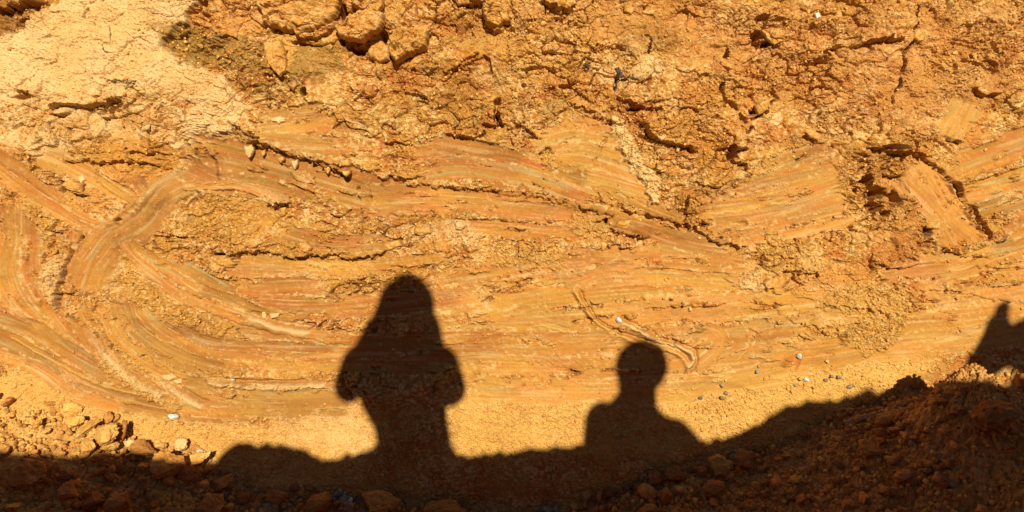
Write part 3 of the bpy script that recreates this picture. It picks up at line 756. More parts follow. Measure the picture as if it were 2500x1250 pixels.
def rock(name, Xp, Yp, rx, ry, mat, label, cat, group=None, rot=0, depth=None, size=None, sink=.25, seed=None, lift=0):
    size = size or ('big' if rx > 24 else 'mid' if rx > 11 else 'small')
    sd_ = random.randrange(8) if seed is None else seed
    key = (size, sd_, mat)
    if key not in cache:
        m2 = ROCK[(size, sd_)].copy(); m2.materials.append(M[mat]); cache[key] = m2
    u, v, w, on = place(Xp, Yp)
    if on or place(Xp, Yp+ry*.8)[3]:
        w = place(Xp, Yp+ry*(.85-.5*max(sink, 0)))[2]+ry*PX*.45
        f = 1-w/D; u, v = px2u(Xp)*f, px2v(Yp)*f; sink = .5
    f = 1-w/D
    a, b = rx*PX*f, ry*PX*f; c = depth*PX*1.15 if depth else (a+b)*.45
    o = bpy.data.objects.new(name, cache[key]); C.objects.link(o)
    o.location = W(u, v, w+c*(.5-sink)+lift)
    o.rotation_mode = 'XYZ'
    from mathutils import Matrix
    B = Matrix(((1,0,0),(0,ST,-CT),(0,CT,ST))).to_3x3()      # columns: u, v, w axes
    B = Matrix((W(1,0,0)-W(0,0,0), W(0,1,0)-W(0,0,0), W(0,0,1)-W(0,0,0))).transposed()
    Rz = Matrix.Rotation(math.radians(-rot), 3, 'Z')
    o.rotation_euler = (B@Rz).to_euler()
    o.scale = (a, b, c)
    return tag(o, label, cat, group)

G_L = 'clods heaped at the lower left'; G_R = 'clods on the shaded slope at the right'
rocks = [
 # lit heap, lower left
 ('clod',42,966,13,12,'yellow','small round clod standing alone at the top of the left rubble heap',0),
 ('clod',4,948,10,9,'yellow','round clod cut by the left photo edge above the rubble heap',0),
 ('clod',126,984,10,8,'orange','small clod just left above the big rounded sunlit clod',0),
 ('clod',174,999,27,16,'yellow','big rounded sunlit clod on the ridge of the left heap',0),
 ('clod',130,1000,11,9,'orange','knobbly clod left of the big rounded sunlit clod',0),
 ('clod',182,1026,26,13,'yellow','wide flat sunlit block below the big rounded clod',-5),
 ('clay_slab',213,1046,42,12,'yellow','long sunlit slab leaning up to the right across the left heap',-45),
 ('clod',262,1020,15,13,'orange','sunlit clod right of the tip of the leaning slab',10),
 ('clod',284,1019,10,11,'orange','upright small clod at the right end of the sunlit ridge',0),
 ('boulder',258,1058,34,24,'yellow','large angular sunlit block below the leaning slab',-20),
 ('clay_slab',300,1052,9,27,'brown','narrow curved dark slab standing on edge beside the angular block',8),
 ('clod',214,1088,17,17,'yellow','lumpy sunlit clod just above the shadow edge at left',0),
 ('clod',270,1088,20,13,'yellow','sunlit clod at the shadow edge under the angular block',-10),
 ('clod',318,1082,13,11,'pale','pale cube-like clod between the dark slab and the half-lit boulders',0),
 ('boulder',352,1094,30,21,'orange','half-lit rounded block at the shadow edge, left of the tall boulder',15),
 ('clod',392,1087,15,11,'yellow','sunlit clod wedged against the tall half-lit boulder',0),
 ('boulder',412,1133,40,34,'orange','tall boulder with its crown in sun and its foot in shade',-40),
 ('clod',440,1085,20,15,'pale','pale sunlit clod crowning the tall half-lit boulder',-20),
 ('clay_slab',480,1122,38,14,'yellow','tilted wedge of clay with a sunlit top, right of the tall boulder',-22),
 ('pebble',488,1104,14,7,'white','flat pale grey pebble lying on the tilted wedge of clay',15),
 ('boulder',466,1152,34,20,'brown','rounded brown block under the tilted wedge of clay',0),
 # shade, lower left
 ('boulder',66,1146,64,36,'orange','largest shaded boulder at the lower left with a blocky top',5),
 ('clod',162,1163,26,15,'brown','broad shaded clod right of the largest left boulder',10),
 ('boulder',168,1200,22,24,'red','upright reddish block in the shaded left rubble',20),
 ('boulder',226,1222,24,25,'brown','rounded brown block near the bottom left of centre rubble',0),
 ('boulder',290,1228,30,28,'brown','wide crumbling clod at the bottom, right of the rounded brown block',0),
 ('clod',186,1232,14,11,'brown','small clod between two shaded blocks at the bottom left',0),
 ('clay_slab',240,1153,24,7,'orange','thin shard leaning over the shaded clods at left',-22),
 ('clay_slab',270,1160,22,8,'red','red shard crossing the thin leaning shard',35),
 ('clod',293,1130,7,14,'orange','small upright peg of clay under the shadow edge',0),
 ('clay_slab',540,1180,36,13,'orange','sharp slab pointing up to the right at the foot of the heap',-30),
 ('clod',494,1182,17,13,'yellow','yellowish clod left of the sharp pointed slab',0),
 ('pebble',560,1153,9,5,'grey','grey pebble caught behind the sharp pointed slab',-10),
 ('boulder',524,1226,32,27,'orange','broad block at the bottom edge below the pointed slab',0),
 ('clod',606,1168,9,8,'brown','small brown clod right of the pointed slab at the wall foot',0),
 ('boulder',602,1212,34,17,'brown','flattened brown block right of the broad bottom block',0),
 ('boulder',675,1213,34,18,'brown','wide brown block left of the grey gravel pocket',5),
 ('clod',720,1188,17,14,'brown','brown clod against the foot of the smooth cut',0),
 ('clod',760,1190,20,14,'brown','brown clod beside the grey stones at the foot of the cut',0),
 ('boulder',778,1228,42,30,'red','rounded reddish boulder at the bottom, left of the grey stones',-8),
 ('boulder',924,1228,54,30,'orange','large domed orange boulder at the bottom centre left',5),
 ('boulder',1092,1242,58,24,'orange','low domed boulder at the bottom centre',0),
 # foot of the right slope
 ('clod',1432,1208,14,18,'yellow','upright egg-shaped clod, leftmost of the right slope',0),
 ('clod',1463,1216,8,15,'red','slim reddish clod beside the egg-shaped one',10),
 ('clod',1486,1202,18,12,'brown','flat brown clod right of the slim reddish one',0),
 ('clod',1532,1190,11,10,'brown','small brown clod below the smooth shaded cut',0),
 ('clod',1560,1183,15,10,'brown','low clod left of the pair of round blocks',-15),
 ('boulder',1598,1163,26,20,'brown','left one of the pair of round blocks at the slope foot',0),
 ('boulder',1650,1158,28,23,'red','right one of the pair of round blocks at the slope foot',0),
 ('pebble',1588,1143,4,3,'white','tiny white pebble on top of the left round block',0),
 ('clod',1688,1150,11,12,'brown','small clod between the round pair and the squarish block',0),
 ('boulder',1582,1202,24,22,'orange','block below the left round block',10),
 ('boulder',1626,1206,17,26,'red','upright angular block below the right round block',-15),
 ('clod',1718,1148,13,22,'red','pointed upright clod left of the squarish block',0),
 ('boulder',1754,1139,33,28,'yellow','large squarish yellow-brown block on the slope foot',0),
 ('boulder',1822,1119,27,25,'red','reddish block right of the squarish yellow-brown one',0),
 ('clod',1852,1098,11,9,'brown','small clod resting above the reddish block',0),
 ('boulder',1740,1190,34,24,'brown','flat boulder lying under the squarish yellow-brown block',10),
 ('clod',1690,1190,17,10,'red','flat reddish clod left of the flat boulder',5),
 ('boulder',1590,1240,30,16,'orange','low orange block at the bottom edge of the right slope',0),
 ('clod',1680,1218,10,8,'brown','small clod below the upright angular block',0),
 # upper right slope in shade
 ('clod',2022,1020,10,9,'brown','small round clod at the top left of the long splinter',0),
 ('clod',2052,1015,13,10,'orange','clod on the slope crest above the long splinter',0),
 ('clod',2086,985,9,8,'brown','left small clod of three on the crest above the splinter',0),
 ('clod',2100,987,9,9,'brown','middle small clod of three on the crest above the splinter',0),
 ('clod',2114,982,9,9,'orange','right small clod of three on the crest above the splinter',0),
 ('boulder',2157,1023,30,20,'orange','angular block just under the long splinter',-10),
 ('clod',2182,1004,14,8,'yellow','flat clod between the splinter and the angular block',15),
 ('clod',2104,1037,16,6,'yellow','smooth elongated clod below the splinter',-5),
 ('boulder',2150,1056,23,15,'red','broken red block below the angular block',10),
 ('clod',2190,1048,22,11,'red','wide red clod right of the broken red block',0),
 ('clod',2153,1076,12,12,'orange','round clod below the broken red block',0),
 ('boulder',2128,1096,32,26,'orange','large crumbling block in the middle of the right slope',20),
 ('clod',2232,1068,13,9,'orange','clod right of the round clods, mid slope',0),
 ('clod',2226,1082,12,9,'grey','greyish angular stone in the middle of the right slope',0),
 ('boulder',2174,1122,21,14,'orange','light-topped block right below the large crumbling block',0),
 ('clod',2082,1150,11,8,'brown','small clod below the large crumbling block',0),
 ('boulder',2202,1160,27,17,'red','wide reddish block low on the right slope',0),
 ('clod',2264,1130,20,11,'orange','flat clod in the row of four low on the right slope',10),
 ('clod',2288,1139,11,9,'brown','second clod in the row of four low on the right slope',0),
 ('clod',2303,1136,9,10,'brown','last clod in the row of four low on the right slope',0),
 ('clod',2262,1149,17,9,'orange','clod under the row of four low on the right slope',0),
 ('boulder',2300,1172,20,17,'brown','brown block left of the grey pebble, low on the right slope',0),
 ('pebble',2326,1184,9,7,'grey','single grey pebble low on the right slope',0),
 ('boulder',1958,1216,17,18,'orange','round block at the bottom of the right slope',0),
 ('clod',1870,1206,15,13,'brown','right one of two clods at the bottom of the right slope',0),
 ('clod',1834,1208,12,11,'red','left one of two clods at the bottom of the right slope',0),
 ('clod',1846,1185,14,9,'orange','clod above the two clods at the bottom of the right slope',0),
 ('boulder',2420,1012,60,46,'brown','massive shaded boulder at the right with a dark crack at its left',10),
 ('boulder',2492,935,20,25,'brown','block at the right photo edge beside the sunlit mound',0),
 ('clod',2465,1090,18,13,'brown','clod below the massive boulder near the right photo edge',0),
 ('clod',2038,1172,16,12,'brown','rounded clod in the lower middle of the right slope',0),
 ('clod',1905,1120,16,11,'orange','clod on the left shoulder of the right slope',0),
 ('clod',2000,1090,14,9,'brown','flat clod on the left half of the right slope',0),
]
for (nm, x, y, rx, ry, mt, lb, rt) in rocks:
    if x < 600: rx *= 1.12; ry *= 1.15
    grp = ('stones and clods of the left rubble heap' if x < 1200 else 'stones and clods of the right slope')
    rock(nm, x, y, rx, ry, mt, lb, 'pebble' if nm == 'pebble' else 'boulder' if nm == 'boulder' else 'clay slab' if nm == 'clay_slab' else 'clod', grp, rt,
         depth=(min(rx, ry)*.9 if nm != 'clay_slab' else min(rx, ry)*1.3), sink=.15)

MARKS = [(66,1146,'the largest boulder at lower left'),(174,999,'the big rounded sunlit clod'),(258,1058,'the large angular sunlit block'),(213,1046,'the leaning sunlit slab'),(412,1133,'the tall half-lit boulder'),
 (162,1163,'the broad shaded clod at lower left'),(168,1200,'the upright reddish block at lower left'),(226,1222,'the brown block at bottom left'),(290,1228,'the wide crumbling clod at bottom left'),(352,1094,'the half-lit rounded block'),(540,1180,'the sharp pointed slab'),
 (524,1226,'the broad bottom block'),(480,1122,'the tilted clay wedge'),(675,1213,'the wide brown block'),(778,1228,'the reddish bottom boulder'),(924,1228,'the large domed orange boulder'),(1092,1242,'the low domed boulder'),
 (1432,1208,'the egg-shaped clod'),(1598,1163,'the left round block'),(1650,1158,'the right round block'),(1754,1139,'the squarish yellow-brown block'),(1822,1119,'the reddish block'),(1740,1190,'the flat boulder'),(1626,1206,'the upright angular block'),
 (2157,1023,'the block under the splinter'),(2128,1096,'the large crumbling block'),(2232,1068,'the mid-slope clods'),(2202,1160,'the wide reddish block'),(2288,1139,'the row of four clods'),(2326,1184,'the lone grey pebble'),(1958,1216,'the round bottom block'),(1852,1206,'the two bottom clods'),
 (2420,1012,'the massive boulder at right'),(2038,1172,'the lower middle clod'),(1905,1120,'the left shoulder clod'),(2000,1090,'the flat clod'),(2465,1090,'the right edge clod'),(42,966,'the topmost round clod'),
 (770,50,'the widest overhanging slab'),(1000,120,'the jutting yellow boulder'),(680,295,'the pale ragged flake'),(730,345,'the serrated ledge'),(1885,95,'the black-shadowed square lump'),(2240,90,'the lump on the long crack'),(1530,190,'the charred root'),(1122,550,'the whitest lump'),
 (1550,380,'the cream crumbly streak'),(2350,290,'the scraped patch at upper right'),(2300,510,'the orange blade smear'),(200,460,'the broken slab at left'),(300,240,'the cracks in the sandy bank'),(1650,370,'the dark slanting crack'),(880,310,'the looping pale root'),(2160,500,'the broken hollow at right'),(1960,640,'the pale lump patch at right'),(800,620,'the wavy ledge'),(480,540,'the rough hollow at left centre')]
DIRS = ['right of', 'up-right of', 'above', 'up-left of', 'left of', 'down-left of', 'below', 'down-right of']
def where(x, y):
    d, mx, my, nm = min(((x-a)**2+(y-b)**2, a, b, n) for a, b, n in MARKS)
    k = int(round(math.atan2(my-y, x-mx)/(math.pi/4))) % 8
    far = 'close ' if d < 35**2 else 'just ' if d < 90**2 else 'further '
    return ('close ' if d < 38**2 else far)+DIRS[k]+' '+nm
def sizew(r): return 'tiny' if r < 7 else 'small' if r < 9 else 'medium' if r < 12 else 'large'
HUE = {'orange': 'orange', 'yellow': 'yellow', 'red': 'reddish', 'brown': 'brown', 'pale': 'pale', 'grey': 'grey', 'white': 'whitish'}
# grey pebbles lying on the lower cut
for (x, y, r, mt, lb) in [
 (1849,907,6,'grey','grey pebble alone, up left of the others on the lower right cut'),
 (1940,940,5,'grey','small grey pebble left below the white one'),
 (1952,925,6,'yellow','tan pebble touching the left of the white one'),
 (1967,926,8,'white','whitest pebble on the lower right cut'),
 (2016,928,6,'grey','flat grey pebble, left one of the close group of three'),
 (2029,919,6,'grey','grey pebble, top one of the close group of three'),
 (2047,921,7,'grey','grey pebble, right one of the close group of three'),
 (2073,944,8,'grey','dark grey pebble just above the shadow, rightmost'),
 (1987,945,6,'yellow','tan pebble below the grey group'),
 (1762,941,6,'grey','grey pebble, upper one right of the small head shadow'),
 (1772,959,6,'grey','grey pebble, middle one right of the small head shadow'),
 (1761,970,6,'grey','grey pebble, lower one right of the small head shadow'),
 (1711,971,6,'grey','dark pebble nearest the shoulder shadow'),
 (1950,869,9,'white','pale pebble at the top end of the red scratch'),
 (2018,882,6,'pale','pale crumb right of the red scratch'),
 (427,1016,13,'white','large pale grey pebble alone on the lower left cut'),
 (570,926,6,'white','white pebble on the sandy seam at left'),
 (1671,741,9,'pale','pale pebble at the head of a short drag mark'),
 (1684,755,6,'pale','smaller pale pebble below the one at the drag mark'),
 (1511,781,9,'white','pale pebble at the upper end of the pressed seam')]:
    rock('pebble', x, y, r, r*.8, mt, lb, 'pebble', 'pebbles lying on the lower cut', random.uniform(-40, 40), depth=r*.9, size='small', sink=-.1)

# grey gravel pockets at the foot
for (x0, y0, sx, sy, n, lb, grp) in [(838,1218,26,26,34,'the gravel pocket between two boulders','gravel between the two bottom boulders'),
                                  (668,1238,36,12,22,'the gravel patch left of the reddish boulder','gravel left of the reddish boulder'),
                                  (1350,1243,50,6,16,'the gravel along the foot of the cut','gravel along the foot of the cut')]:
    for i in range(n):
        x = x0+random.gauss(0, .5)*sx; y = y0+random.gauss(0, .5)*sy
        if y > 1256: continue
        r = random.uniform(4.5, 9)
        mt = random.choice(['grey','grey','grey','brown','white']) if n > 20 else 'grey'
        dx, dy = (x-x0)/sx, (y-y0)/sy
        pl = ('upper ' if dy < -.3 else 'lower ' if dy > .3 else 'middle ')+('left' if dx < -.3 else 'right' if dx > .3 else 'centre')
        rock('pebble', x, y, r, r*random.uniform(.7, 1), mt, f"{'tiny' if r < 6 else 'small' if r < 7.6 else 'larger'} {HUE[mt]} stone at the {pl} of {lb}", 'pebble', grp, random.uniform(-90, 90), size='small', sink=0)
rock('stone', 825, 1203, 10, 10, 'grey', 'largest blue-grey stone at the top of the gravel pocket', 'stone', None, 10, sink=0, lift=.01)

# scattered smaller clods on the slopes
def contact(x): return float(np.interp(x, CX, CY))
def scat(n, x0, x1, rmin, rmax, mats, lb, grp, kd='clod'):
    for i in range(n):
        x = random.uniform(x0, x1); yc = contact(x)
        if yc > 1243: continue
        y = yc+4+(1256-yc)*random.random()
        r = rmin+(rmax-rmin)*random.random()**2.4
        mt = random.choice(mats)
        rock(kd, x, y, r, r*random.uniform(.65, .95), mt, f'{sizew(r)} {HUE[mt]} {kd} {where(x, y)}', kd, grp, random.uniform(-60, 60), depth=r*.95, size='small' if r < 9 else 'mid', sink=-.25)
scat(105, -40, 560, 6, 17, ['orange','orange','yellow','red'], 'small clod scattered in the rubble heap at the lower left', 'small clods of the left rubble heap')
scat(34, 560, 1100, 5, 13, ['brown','orange'], 'small clod along the foot of the cut below the two figures', 'small clods at the foot of the cut')
scat(150, 1400, 2560, 6, 17, ['orange','yellow','red','orange','brown'], 'small stone scattered over the shaded slope at the lower right', 'small stones of the right slope', 'stone')

# crumbs too small to count
def crumb_mesh(name, pts, mats):
    ico = bmesh.new(); bmesh.ops.create_icosphere(ico, subdivisions=1, radius=1)
    bv = np.array([v.co[:] for v in ico.verts]); bf = np.array([[v.index for v in f.verts] for f in ico.faces]); ico.free()
    n = len(pts); rr = np.random.default_rng(5)
    sc = pts[:, 3][:, None, None]*(.75+.5*rr.random((n, len(bv), 1)))
    an = rr.random(n)*6.28; ca, sa = np.cos(an), np.sin(an)
    b = np.broadcast_to(bv, (n,)+bv.shape)*sc*np.array([1, .8, .75])
    x = b[..., 0]*ca[:, None]-b[..., 1]*sa[:, None]; y = b[..., 0]*sa[:, None]+b[..., 1]*ca[:, None]
    u = pts[:, 0][:, None]+x; v = pts[:, 1][:, None]+y; w = pts[:, 2][:, None]+b[..., 2]
    co = np.stack([u, v*ST-w*CT, Z0+v*CT+w*ST], -1).reshape(-1, 3)
    fa = (bf[None]+(np.arange(n)*len(bv))[:, None, None]).reshape(-1, 3)
    me = bpy.data.meshes.new(name)
    me.vertices.add(len(co)); me.vertices.foreach_set('co', co.reshape(-1).astype(np.float32))
    me.loops.add(len(fa)*3); me.loops.foreach_set('vertex_index', fa.reshape(-1).astype(np.int32))
    me.polygons.add(len(fa)); me.polygons.foreach_set('loop_start', np.arange(len(fa), dtype=np.int32)*3)
    me.polygons.foreach_set('loop_total', np.full(len(fa), 3, np.int32)); me.update(calc_edges=True)
    for m_ in mats: me.materials.append(m_)
    me.polygons.foreach_set('material_index', np.repeat(rr.integers(0, len(mats), n), len(bf)).astype(np.int32))
    o = bpy.data.objects.new(name, me); C.objects.link(o); return o
# on the cut: only where it is rough
n = 46000
jx = rng.uniform(-40, 2540, n); jy = rng.uniform(-40, 1240, n)
ii = np.clip(np.searchsorted(AX, jx), 0, nx-1); jj = np.clip(np.searchsorted(AY, jy), 0, ny-1)
dens = (1-smear[jj, ii])*(.25+.75*roughvar[jj, ii])
k_ = rng.random(n) < dens*.8+.02
k_ &= (col[jj, ii, 2] < .24) | (rng.random(n) < .12)
jx, jy, ii, jj = jx[k_], jy[k_], ii[k_], jj[k_]
size = (1.2+3.6*rng.random(len(jx))**3.2)*PX
pts = np.stack([px2u(jx), px2v(jy), H[jj, ii]+size*.3, size], -1)
tag(crumb_mesh('crumbs', pts, [M['orange'], M['yellow'], M['orange'], M['orange']]), 'fine yellow and orange crumbs clinging to the rough parts of the cut', 'crumbs', kind='stuff')
n = 23000
pu = rng.uniform(-2.0, 2.0, n); pw = rng.random(n)*.75
size = (1.6+6.2*rng.random(n)**3)*PX
pu, pv, pw = ground_pos(pu, pw)
pts = np.stack([pu, pv+size*.3, pw+size*.2, size], -1)
tag(crumb_mesh('loose_crumbs', pts, [M['orange'], M['orange'], M['brown'], M['yellow']]), 'loose brown crumbs covering the slopes at the foot of the cut', 'crumbs', kind='stuff')

# ------------------------------------------------------------------ slabs and flakes standing out of the cut
def slab(name, outline, thick, mat, label, cat, group=None, seed=0, lift=0.0, tilt=(0, 0), n=72, rings=16, rgh=.25):
    p = np.array(outline, float); c = p.mean(0)
    r = random.Random(seed)
    thick *= .95
    u0, v0, w0, _ = place(*c); f = 1-w0/D
    n = 128 if thick > .03 else 64; rings = 30 if thick > .03 else 14
    th = np.arange(n)*2*math.pi/n
    R_ = np.zeros(n)
    for k in range(n):
        d = np.array([math.cos(th[k]), math.sin(th[k])])
        for a, b in zip(p, np.roll(p, -1, 0)):
            e = b-a; den = d[0]*e[1]-d[1]*e[0]
            if abs(den) < 1e-9: continue
            t = ((a-c)[0]*e[1]-(a-c)[1]*e[0])/den; q = ((a-c)[0]*d[1]-(a-c)[1]*d[0])/den
            if t > 0 and -1e-6 <= q <= 1+1e-6: R_[k] = max(R_[k], t)
    jx_, jy_ = np.cos(th)*R_.mean(), np.sin(th)*R_.mean()
    R_ = R_*(1+.34*(fbm(jx_/9+seed, jy_/9, 4, seed)-.5))
    Rm = R_.mean()*PX; small = Rm < .04
    thick = min(thick, Rm*(.75 if small else 1.2)); rs_ = min(1, Rm/.07)
    rho = np.concatenate([[1e-4], (np.arange(1, rings+1)/rings)**.8])[:, None]
    x = rho*R_*np.cos(th); y = rho*R_*np.sin(th)
    md_, rd_, lp_, cb_, gr_, rv_, rg_, i1_, i2_ = relief(x+c[0]+seed*611, y+c[1]+seed*377)[:9]
    edge = np.clip((1-rho)*5, 0, 1)
    wv = thick*(1-np.clip(rho, 0, .9999)**(4 if small else 16))**.5*.95+(rg_*.75*rs_+(fbm(x/16+seed, y/16, 4, seed+2)-.5)*rgh*thick*2.2)*edge+tilt[0]*x*PX-tilt[1]*y*PX
    top = np.stack([u0+x*PX*f, v0-y*PX*f, w0+lift+wv], -1)
    lift2 = .35*thick if thick > .035 else 0
    top[..., 2] += lift2
    und = np.stack([u0+x[-1]*.96*PX*f, v0-y[-1]*.96*PX*f, np.full(n, w0+lift+lift2*.8)], -1)[None]
    und = np.concatenate([und, np.stack([u0+x[-1]*.72*PX*f, v0-y[-1]*.72*PX*f+.012, np.full(n, w0-.05)], -1)[None]], 0)
    L_ = np.concatenate([top, und], 0)
    gi = np.clip(np.searchsorted(AX, c[0]+x), 0, nx-1); gj = np.clip(np.searchsorted(AY, c[1]+y), 0, ny-1)
    base = SLC[mat]*np.ones(x.shape+(3,))
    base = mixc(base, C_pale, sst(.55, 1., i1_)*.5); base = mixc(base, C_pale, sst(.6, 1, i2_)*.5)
    base = mixc(base, C_brn, sst(.4, 0, i2_)*.35); base = mixc(base, C_red, sst(.55, .75, fbm(x/12+seed, y/12, 4, seed+5))*.2)
    cc = np.concatenate([base, base[-1:], base[-1:]], 0)*ALB
    Pw = np.stack([L_[..., 0], L_[..., 1]*ST-L_[..., 2]*CT, Z0+L_[..., 1]*CT+L_[..., 2]*ST], -1).reshape(-1, 3)
    o0 = W(u0, v0, w0); nr = rings+3
    idx = np.arange(nr*n).reshape(nr, n); nxt = np.roll(idx, -1, 1)
    F = np.stack([idx[:-1], idx[1:], nxt[1:], nxt[:-1]], -1).reshape(-1, 4).tolist()+[idx[-1].tolist()]
    F = [q[::-1] for q in F]
    me = bpy.data.meshes.new(name); me.from_pydata((Pw-np.array(o0)).tolist(), [], F)
    me.update(); bm = bmesh.new(); bm.from_mesh(me); bmesh.ops.remove_doubles(bm, verts=bm.verts, dist=1e-6)
    bm.to_mesh(me); bm.free()
    at_ = me.color_attributes.new('albedo', 'FLOAT_COLOR', 'POINT')
    # the merged centre ring keeps one vertex: look the colour up again by distance from the centre
    vc = np.array([v_.co[:] for v_ in me.vertices]); full = Pw-np.array(o0)
    cf = cc.reshape(-1, 3)
    out = np.ones((len(vc), 4), np.float32)
    if len(vc) == len(full): out[:, :3] = cf
    else:
        keep_ = len(full)-len(vc)
        out[:, :3] = cf[keep_:] if keep_ >= 0 else .3
    at_.data.foreach_set('color', out.reshape(-1))
    me.polygons.foreach_set('use_smooth', np.full(len(me.polygons), False))
    o = link_mesh(name, me, M_face if mat != 'white' else M['white']); o.location = o0
    return tag(o, label, cat, group)
SLC = {'orange': C_sand*.5+C_or*.6, 'yellow': C_och*1.12, 'pale': C_pale, 'brown': C_brn, 'white': C_cream, 'red': C_red}
GS = 'loose slabs and lumps in the top of the cut'
slab('clay_slab', [(636,18),(690,-10),(760,-20),(835,-15),(838,20),(828,45),(800,70),(735,92),(700,80),(650,60)], .055, 'orange', 'widest crumbly slab overhanging at the top centre left', 'clay slab', GS, 3, tilt=(0, .1))
slab('clay_slab', [(825,75),(870,45),(905,32),(942,45),(936,80),(905,98),(890,112),(850,105),(830,98)], .06, 'orange', 'tongue-shaped slab with deep shadow under it, right of the widest slab', 'clay slab', GS, 4)
slab('clay_slab', [(720,92),(770,85),(832,60),(860,70),(825,90),(800,104),(760,106)], .05, 'yellow', 'thin yellow lip under the widest slab', 'clay slab', GS, 5)
slab('boulder', [(955,100),(980,82),(1045,85),(1055,100),(1048,125),(1020,138),(992,150),(972,165),(955,140)], .07, 'yellow', 'jutting knobbly yellow boulder at the top centre', 'boulder', GS, 6, rgh=.5)
slab('clod', [(900,120),(930,100),(950,115),(955,150),(930,155),(900,140)], .04, 'orange', 'flat orange lump left of the jutting yellow boulder', 'clod', GS, 7)
slab('clod', [(990,150),(1020,140),(1045,132),(1040,155),(1005,172)], .04, 'orange', 'lump tucked under the jutting yellow boulder', 'clod', GS, 8)
slab('clod', [(1005,72),(1020,60),(1045,62),(1048,78),(1020,84)], .035, 'orange', 'small knob on top of the jutting yellow boulder', 'clod', GS, 9)
slab('clay_slab', [(860,-10),(940,-15),(942,25),(930,42),(890,35),(865,22)], .05, 'orange', 'slab cut by the top photo edge above the tongue-shaped slab', 'clay slab', GS, 10)
slab('clod', [(1178,18),(1215,10),(1240,35),(1245,62),(1215,72),(1190,65),(1180,45)], .05, 'yellow', 'yellow lump with a dark left edge, right of the top centre', 'clod', GS, 11)
slab('clay_slab', [(1310,-15),(1400,-15),(1410,12),(1385,22),(1345,12)], .05, 'yellow', 'yellow slab cut by the top photo edge right of centre', 'clay slab', GS, 12)
slab('clod', [(1100,-12),(1150,-12),(1145,10),(1120,15)], .05, 'orange', 'small lump cut by the top photo edge at centre', 'clod', GS, 13)
slab('clod', [(1522,15),(1540,8),(1550,25),(1540,38),(1522,30)], .04, 'yellow', 'small notched lump at the top right of centre', 'clod', GS, 14)
slab('clod', [(1560,30),(1590,18),(1602,28),(1595,38),(1572,38)], .035, 'orange', 'smooth peach-coloured stone at the top right of centre', 'clod', GS, 15)
slab('boulder', [(1855,78),(1880,70),(1912,78),(1912,100),(1895,110),(1885,114),(1868,98)], .07, 'orange', 'square lump with black shadow at its left and below, top right', 'boulder', GS, 16, rgh=.4)
slab('clod', [(1868,55),(1890,38),(1912,48),(1905,64),(1880,62)], .04, 'orange', 'rounded lump above the square lump with black shadow', 'clod', GS, 17)
slab('clod', [(2225,75),(2240,70),(2258,88),(2252,102),(2238,105),(2228,95)], .04, 'yellow', 'knobbly yellow lump on the long vertical crack', 'clod', GS, 18, rgh=.5)
slab('clod', [(2035,28),(2055,22),(2058,45),(2040,48)], .035, 'yellow', 'square clod hanging near the top right', 'clod', GS, 19)
slab('clod', [(2190,0),(2212,0),(2215,20),(2200,24)], .035, 'yellow', 'yellow clod beside the top of the long crack', 'clod', GS, 20)
slab('stone', [(1988,34),(1998,30),(2002,42),(1992,46)], .02, 'white', 'small whitish stone near the top right', 'stone', None, 21)
slab('clod', [(645,105),(690,98),(700,135),(700,170),(685,190),(665,170),(650,140)], .025, 'orange', 'upright tan plate with a pointed foot on the olive patch', 'clod', GS, 22)
slab('clay_flake', [(660,290),(685,284),(702,290),(700,298),(688,300),(682,306),(675,298),(664,298)], .022, 'pale', 'pale ragged flake on the smooth brown smear', 'clay flake', None, 23)
slab('clod', [(2255,145+395),(2300,540),(2292,560),(2262,558)], .02, 'yellow', 'yellow lump inside the dark broken hollow at right', 'clod', None, 24)
slab('clod', [(1840,258),(1860,246),(1880,252),(1872,270),(1850,282)], .04, 'yellow', 'bright lump at the upper end of the crooked crack', 'clod', None, 25)
slab('clod', [(1880,275),(1905,272),(1912,295),(1895,310),(1878,300)], .03, 'pale', 'pale crumbling lump right of the crooked crack', 'clod', None, 26)
slab('clay_flake', [(1985,318),(2000,330),(1998,344),(1975,338),(1958,322),(1965,316)], .02, 'orange', 'lifted peach flake with a dark slit under it', 'clay flake', None, 27)
slab('clod', [(1772,350),(1798,345),(1800,365),(1782,370)], .035, 'yellow', 'pale round lump on the dark crack in the middle right', 'clod', None, 28)
slab('clod', [(1660,350),(1675,352),(1672,368),(1658,366)], .03, 'pale', 'narrow pale lump hanging from the dark slanting crack', 'clod', None, 29)
slab('clod', [(1510,540),(1545,535),(1530,560),(1500,552)], .02, 'yellow', 'yellow lump at the left end of the centre ledge', 'clod', None, 30)
slab('clod', [(1110,545),(1125,540),(1138,552),(1128,562),(1112,560)], .03, 'pale', 'whitest lump below the long centre smear', 'clod', None, 31)
slab('clod', [(1012,555),(1050,552),(1055,568),(1030,578),(1012,570)], .025, 'yellow', 'flat yellow lump left of the whitest lump', 'clod', None, 32)
slab('clay_flake', [(935,595),(975,585),(982,600),(950,612)], .02, 'yellow', 'flat flake at the right end of the wavy ledge', 'clay flake', None, 33)
slab('clod', [(730,592),(750,588),(765,605),(750,618),(735,612)], .025, 'yellow', 'lump hanging below the middle of the wavy ledge', 'clod', None, 34)
slab('clay_flake', [(525,635),(560,630),(580,645),(560,652),(530,646)], .02, 'peach' if 'peach' in M else 'yellow', 'flat peach flake above the red smears at left', 'clay flake', None, 35)
slab('clay_flake', [(395,915),(425,910),(435,920),(415,930),(398,924)], .022, 'pale', 'pale flake lying on the smear above the lone grey pebble', 'clay flake', None, 36)
slab('clod', [(425,928),(445,922),(448,934),(432,938)], .02, 'pale', 'small pale lump right below the pale flake', 'clod', None, 37)
slab('clod', [(640,760),(652,758),(650,780),(640,778)], .03, 'pale', 'upright pale lump at the end of the left ridge', 'clod', None, 38)
